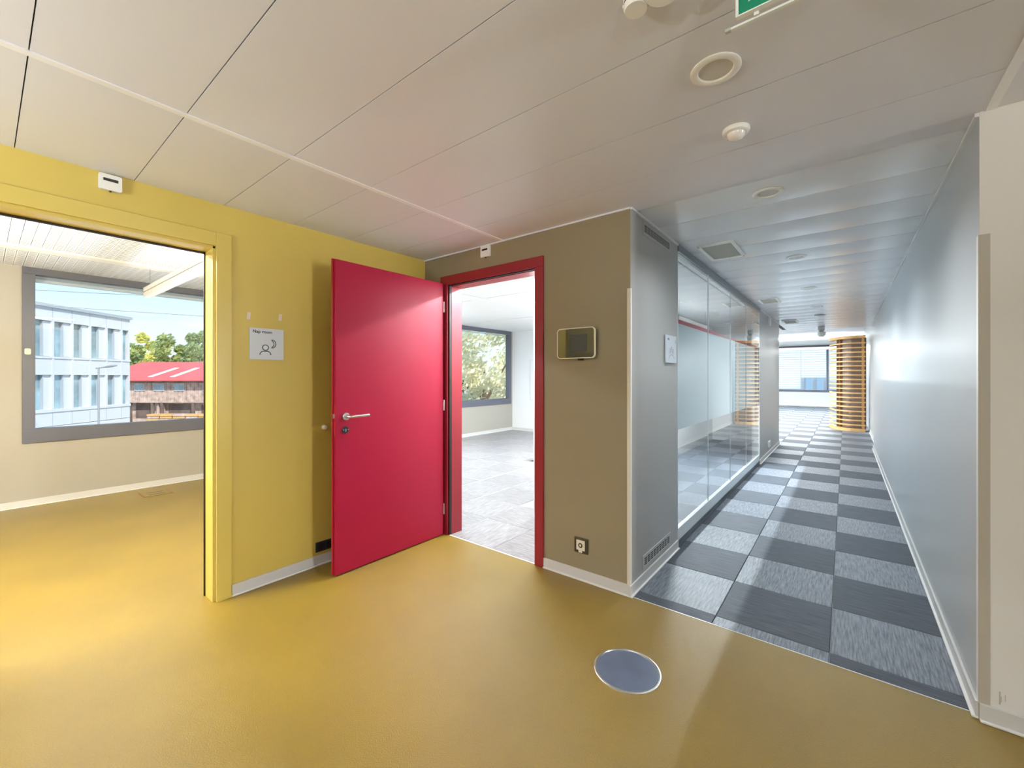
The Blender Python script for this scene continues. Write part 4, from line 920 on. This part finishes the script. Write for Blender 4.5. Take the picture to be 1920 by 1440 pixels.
# ---- street lamp, overhead lines
sp = pix(185, 22); sl_ = thing('street_lamp', (sp[0], sp[1], -5.0), 'grey street lamp before the white office building', 'street lamp')
tube('pole', [(0, 0, 0), (0, 0, 6.80)], [0.055, 0.04], 'post_grey', sl_, 12)
dx, dy = pix(219, 22)[0] - sp[0], pix(219, 22)[1] - sp[1]
tube('arm', [(-dx * 0.15, -dy * 0.15, 6.78), (0, 0, 6.80), (dx * 0.9, dy * 0.9, 6.92)], 0.035, 'post_grey', sl_, 10)
tube('lamp_head', [(dx * 0.35, dy * 0.35, 6.85), (dx * 0.7, dy * 0.7, 6.90), (dx, dy, 6.93)], [0.05, 0.07, 0.04], 'post_grey', sl_, 10)
def wire(p, q, zs, label):
    o = tube('overhead_line', [(p[0], p[1], zs[0]), ((p[0] + q[0]) / 2, (p[1] + q[1]) / 2, (zs[0] + zs[1]) / 2 - 0.03), (q[0], q[1], zs[1])], 0.016, 'post_grey', None, 6)
    tag(o, label, 'cable', 'overhead lines')
wire(pix(-60, 20), pix(420, 20), (1.35 + (706 - 537) / F_PX * 20, 1.35 + (706 - 560) / F_PX * 20), 'upper overhead line across the sky in the nap room window')
wire(pix(-60, 21), pix(430, 21), (1.35 + (706 - 562) / F_PX * 21, 1.35 + (706 - 596) / F_PX * 21), 'lower overhead line across the sky in the nap room window')

# ---- trees
def tree(loc, h, crown, m, label, n, leaf=0.22, seed=1, low=0.25):
    rnd = random.Random(seed); t = thing('tree', loc, label, 'tree', 'trees outside')
    bm = bmesh.new(); bm_tube(bm, [(0, 0, 0), (0.1, 0.05, h * 0.4), (0, 0.1, h * 0.75)], [h * 0.03, h * 0.022, h * 0.008], 8)
    for k in range(5):
        a = rnd.random() * 6.28; bm_tube(bm, [(0.08, 0.05, h * (0.3 + 0.06 * k)), (math.cos(a) * crown * 0.5, math.sin(a) * crown * 0.5, h * (0.5 + 0.07 * k))], [h * 0.012, h * 0.004], 6)
    obj('trunk', bm, 'bark', t)
    blobs = []
    for k in range(26):
        a = rnd.random() * 6.28; f = rnd.random(); zz = h * (low + (1 - low) * f); rr = crown * (0.35 + 0.65 * math.sin(math.pi * min(1, 0.15 + 0.8 * (1 - f)))) * rnd.random() ** 0.5
        blobs.append((math.cos(a) * rr * 0.8, math.sin(a) * rr * 0.8, zz, crown * (0.22 + 0.2 * rnd.random())))
    vs_, fs_ = [], []
    for i in range(n):
        bx0, by0, bz0, br_ = blobs[rnd.randrange(len(blobs))]
        d = Vector((rnd.gauss(0, 1), rnd.gauss(0, 1), rnd.gauss(0, 1))).normalized() * br_ * rnd.random() ** 0.35
        c = Vector((bx0, by0, bz0)) + d; q = Vector((rnd.gauss(0, 1), rnd.gauss(0, 1), rnd.gauss(0, 1))).normalized(); u = q.orthogonal().normalized(); v = q.cross(u); s = leaf * (0.6 + 0.8 * rnd.random())
        b0 = len(vs_); vs_ += [c - u * s, c - v * s * 0.5, c + u * s, c + v * s * 0.5]; fs_.append((b0, b0 + 1, b0 + 2, b0 + 3))
    me = bpy.data.meshes.new('foliage'); me.from_pydata([tuple(v) for v in vs_], [], fs_); o = link('foliage', me, m, t); tag(o, kind='stuff')
    return t
xs = [(240, 62, 10.6, 'leaf_green', 'green tree right beside the office building roof edge'), (287, 75, 13.3, 'leaf_yellow', 'bright yellow green tree second from the office building'), (332, 62, 11.6, 'leaf_green', 'green tree third from the office building behind the barn roof'),
      (376, 75, 13.6, 'leaf_green', 'tall green tree fourth from the office building behind the barn'), (424, 62, 12.0, 'leaf_yellow', 'yellow green tree mostly hidden by the doorway jamb')]
for i, (px, d, h, m, lb) in enumerate(xs):
    p = pix(px, d); tree((p[0], p[1], -5.0), h, 3.3, m, lb, 6500, 0.27, 11 + i, 0.4)
p = pix(905, 23); tree((p[0], p[1], -5.0), 9.0, 2.6, 'leaf_overexposed', 'washed-out sunlit tree filling the window past the red door', 5200, 0.16, 31, 0.2)
p = pix(866, 31); tree((p[0], p[1], -5.0), 8.0, 2.5, 'leaf_overexposed', 'washed-out yellow tree at the left of the window past the red door', 3500, 0.18, 37, 0.2)
p = pix(945, 38); tree((p[0], p[1], -5.0), 8.2, 2.8, 'leaf_overexposed', 'washed-out lower tree at the right of the window past the red door', 3500, 0.20, 41, 0.2)
# ---- white building beyond the far window
fb = empty('apartment_block', (-2.0, 52, -5.0)); tag(fb, 'white block with small blue windows beyond the corridor end window', 'building')
boxes('wall', [(-14, 10, 0, 8, 0, 14)], 'panel_white', fb)
for k in range(-6, 8):
    for z in (4.9, 8.2, 11.0): boxes('window', [(k * 0.9 - 0.25, k * 0.9 + 0.25, -0.04, 0.0, z, z + 1.3)], 'far_glass', fb)
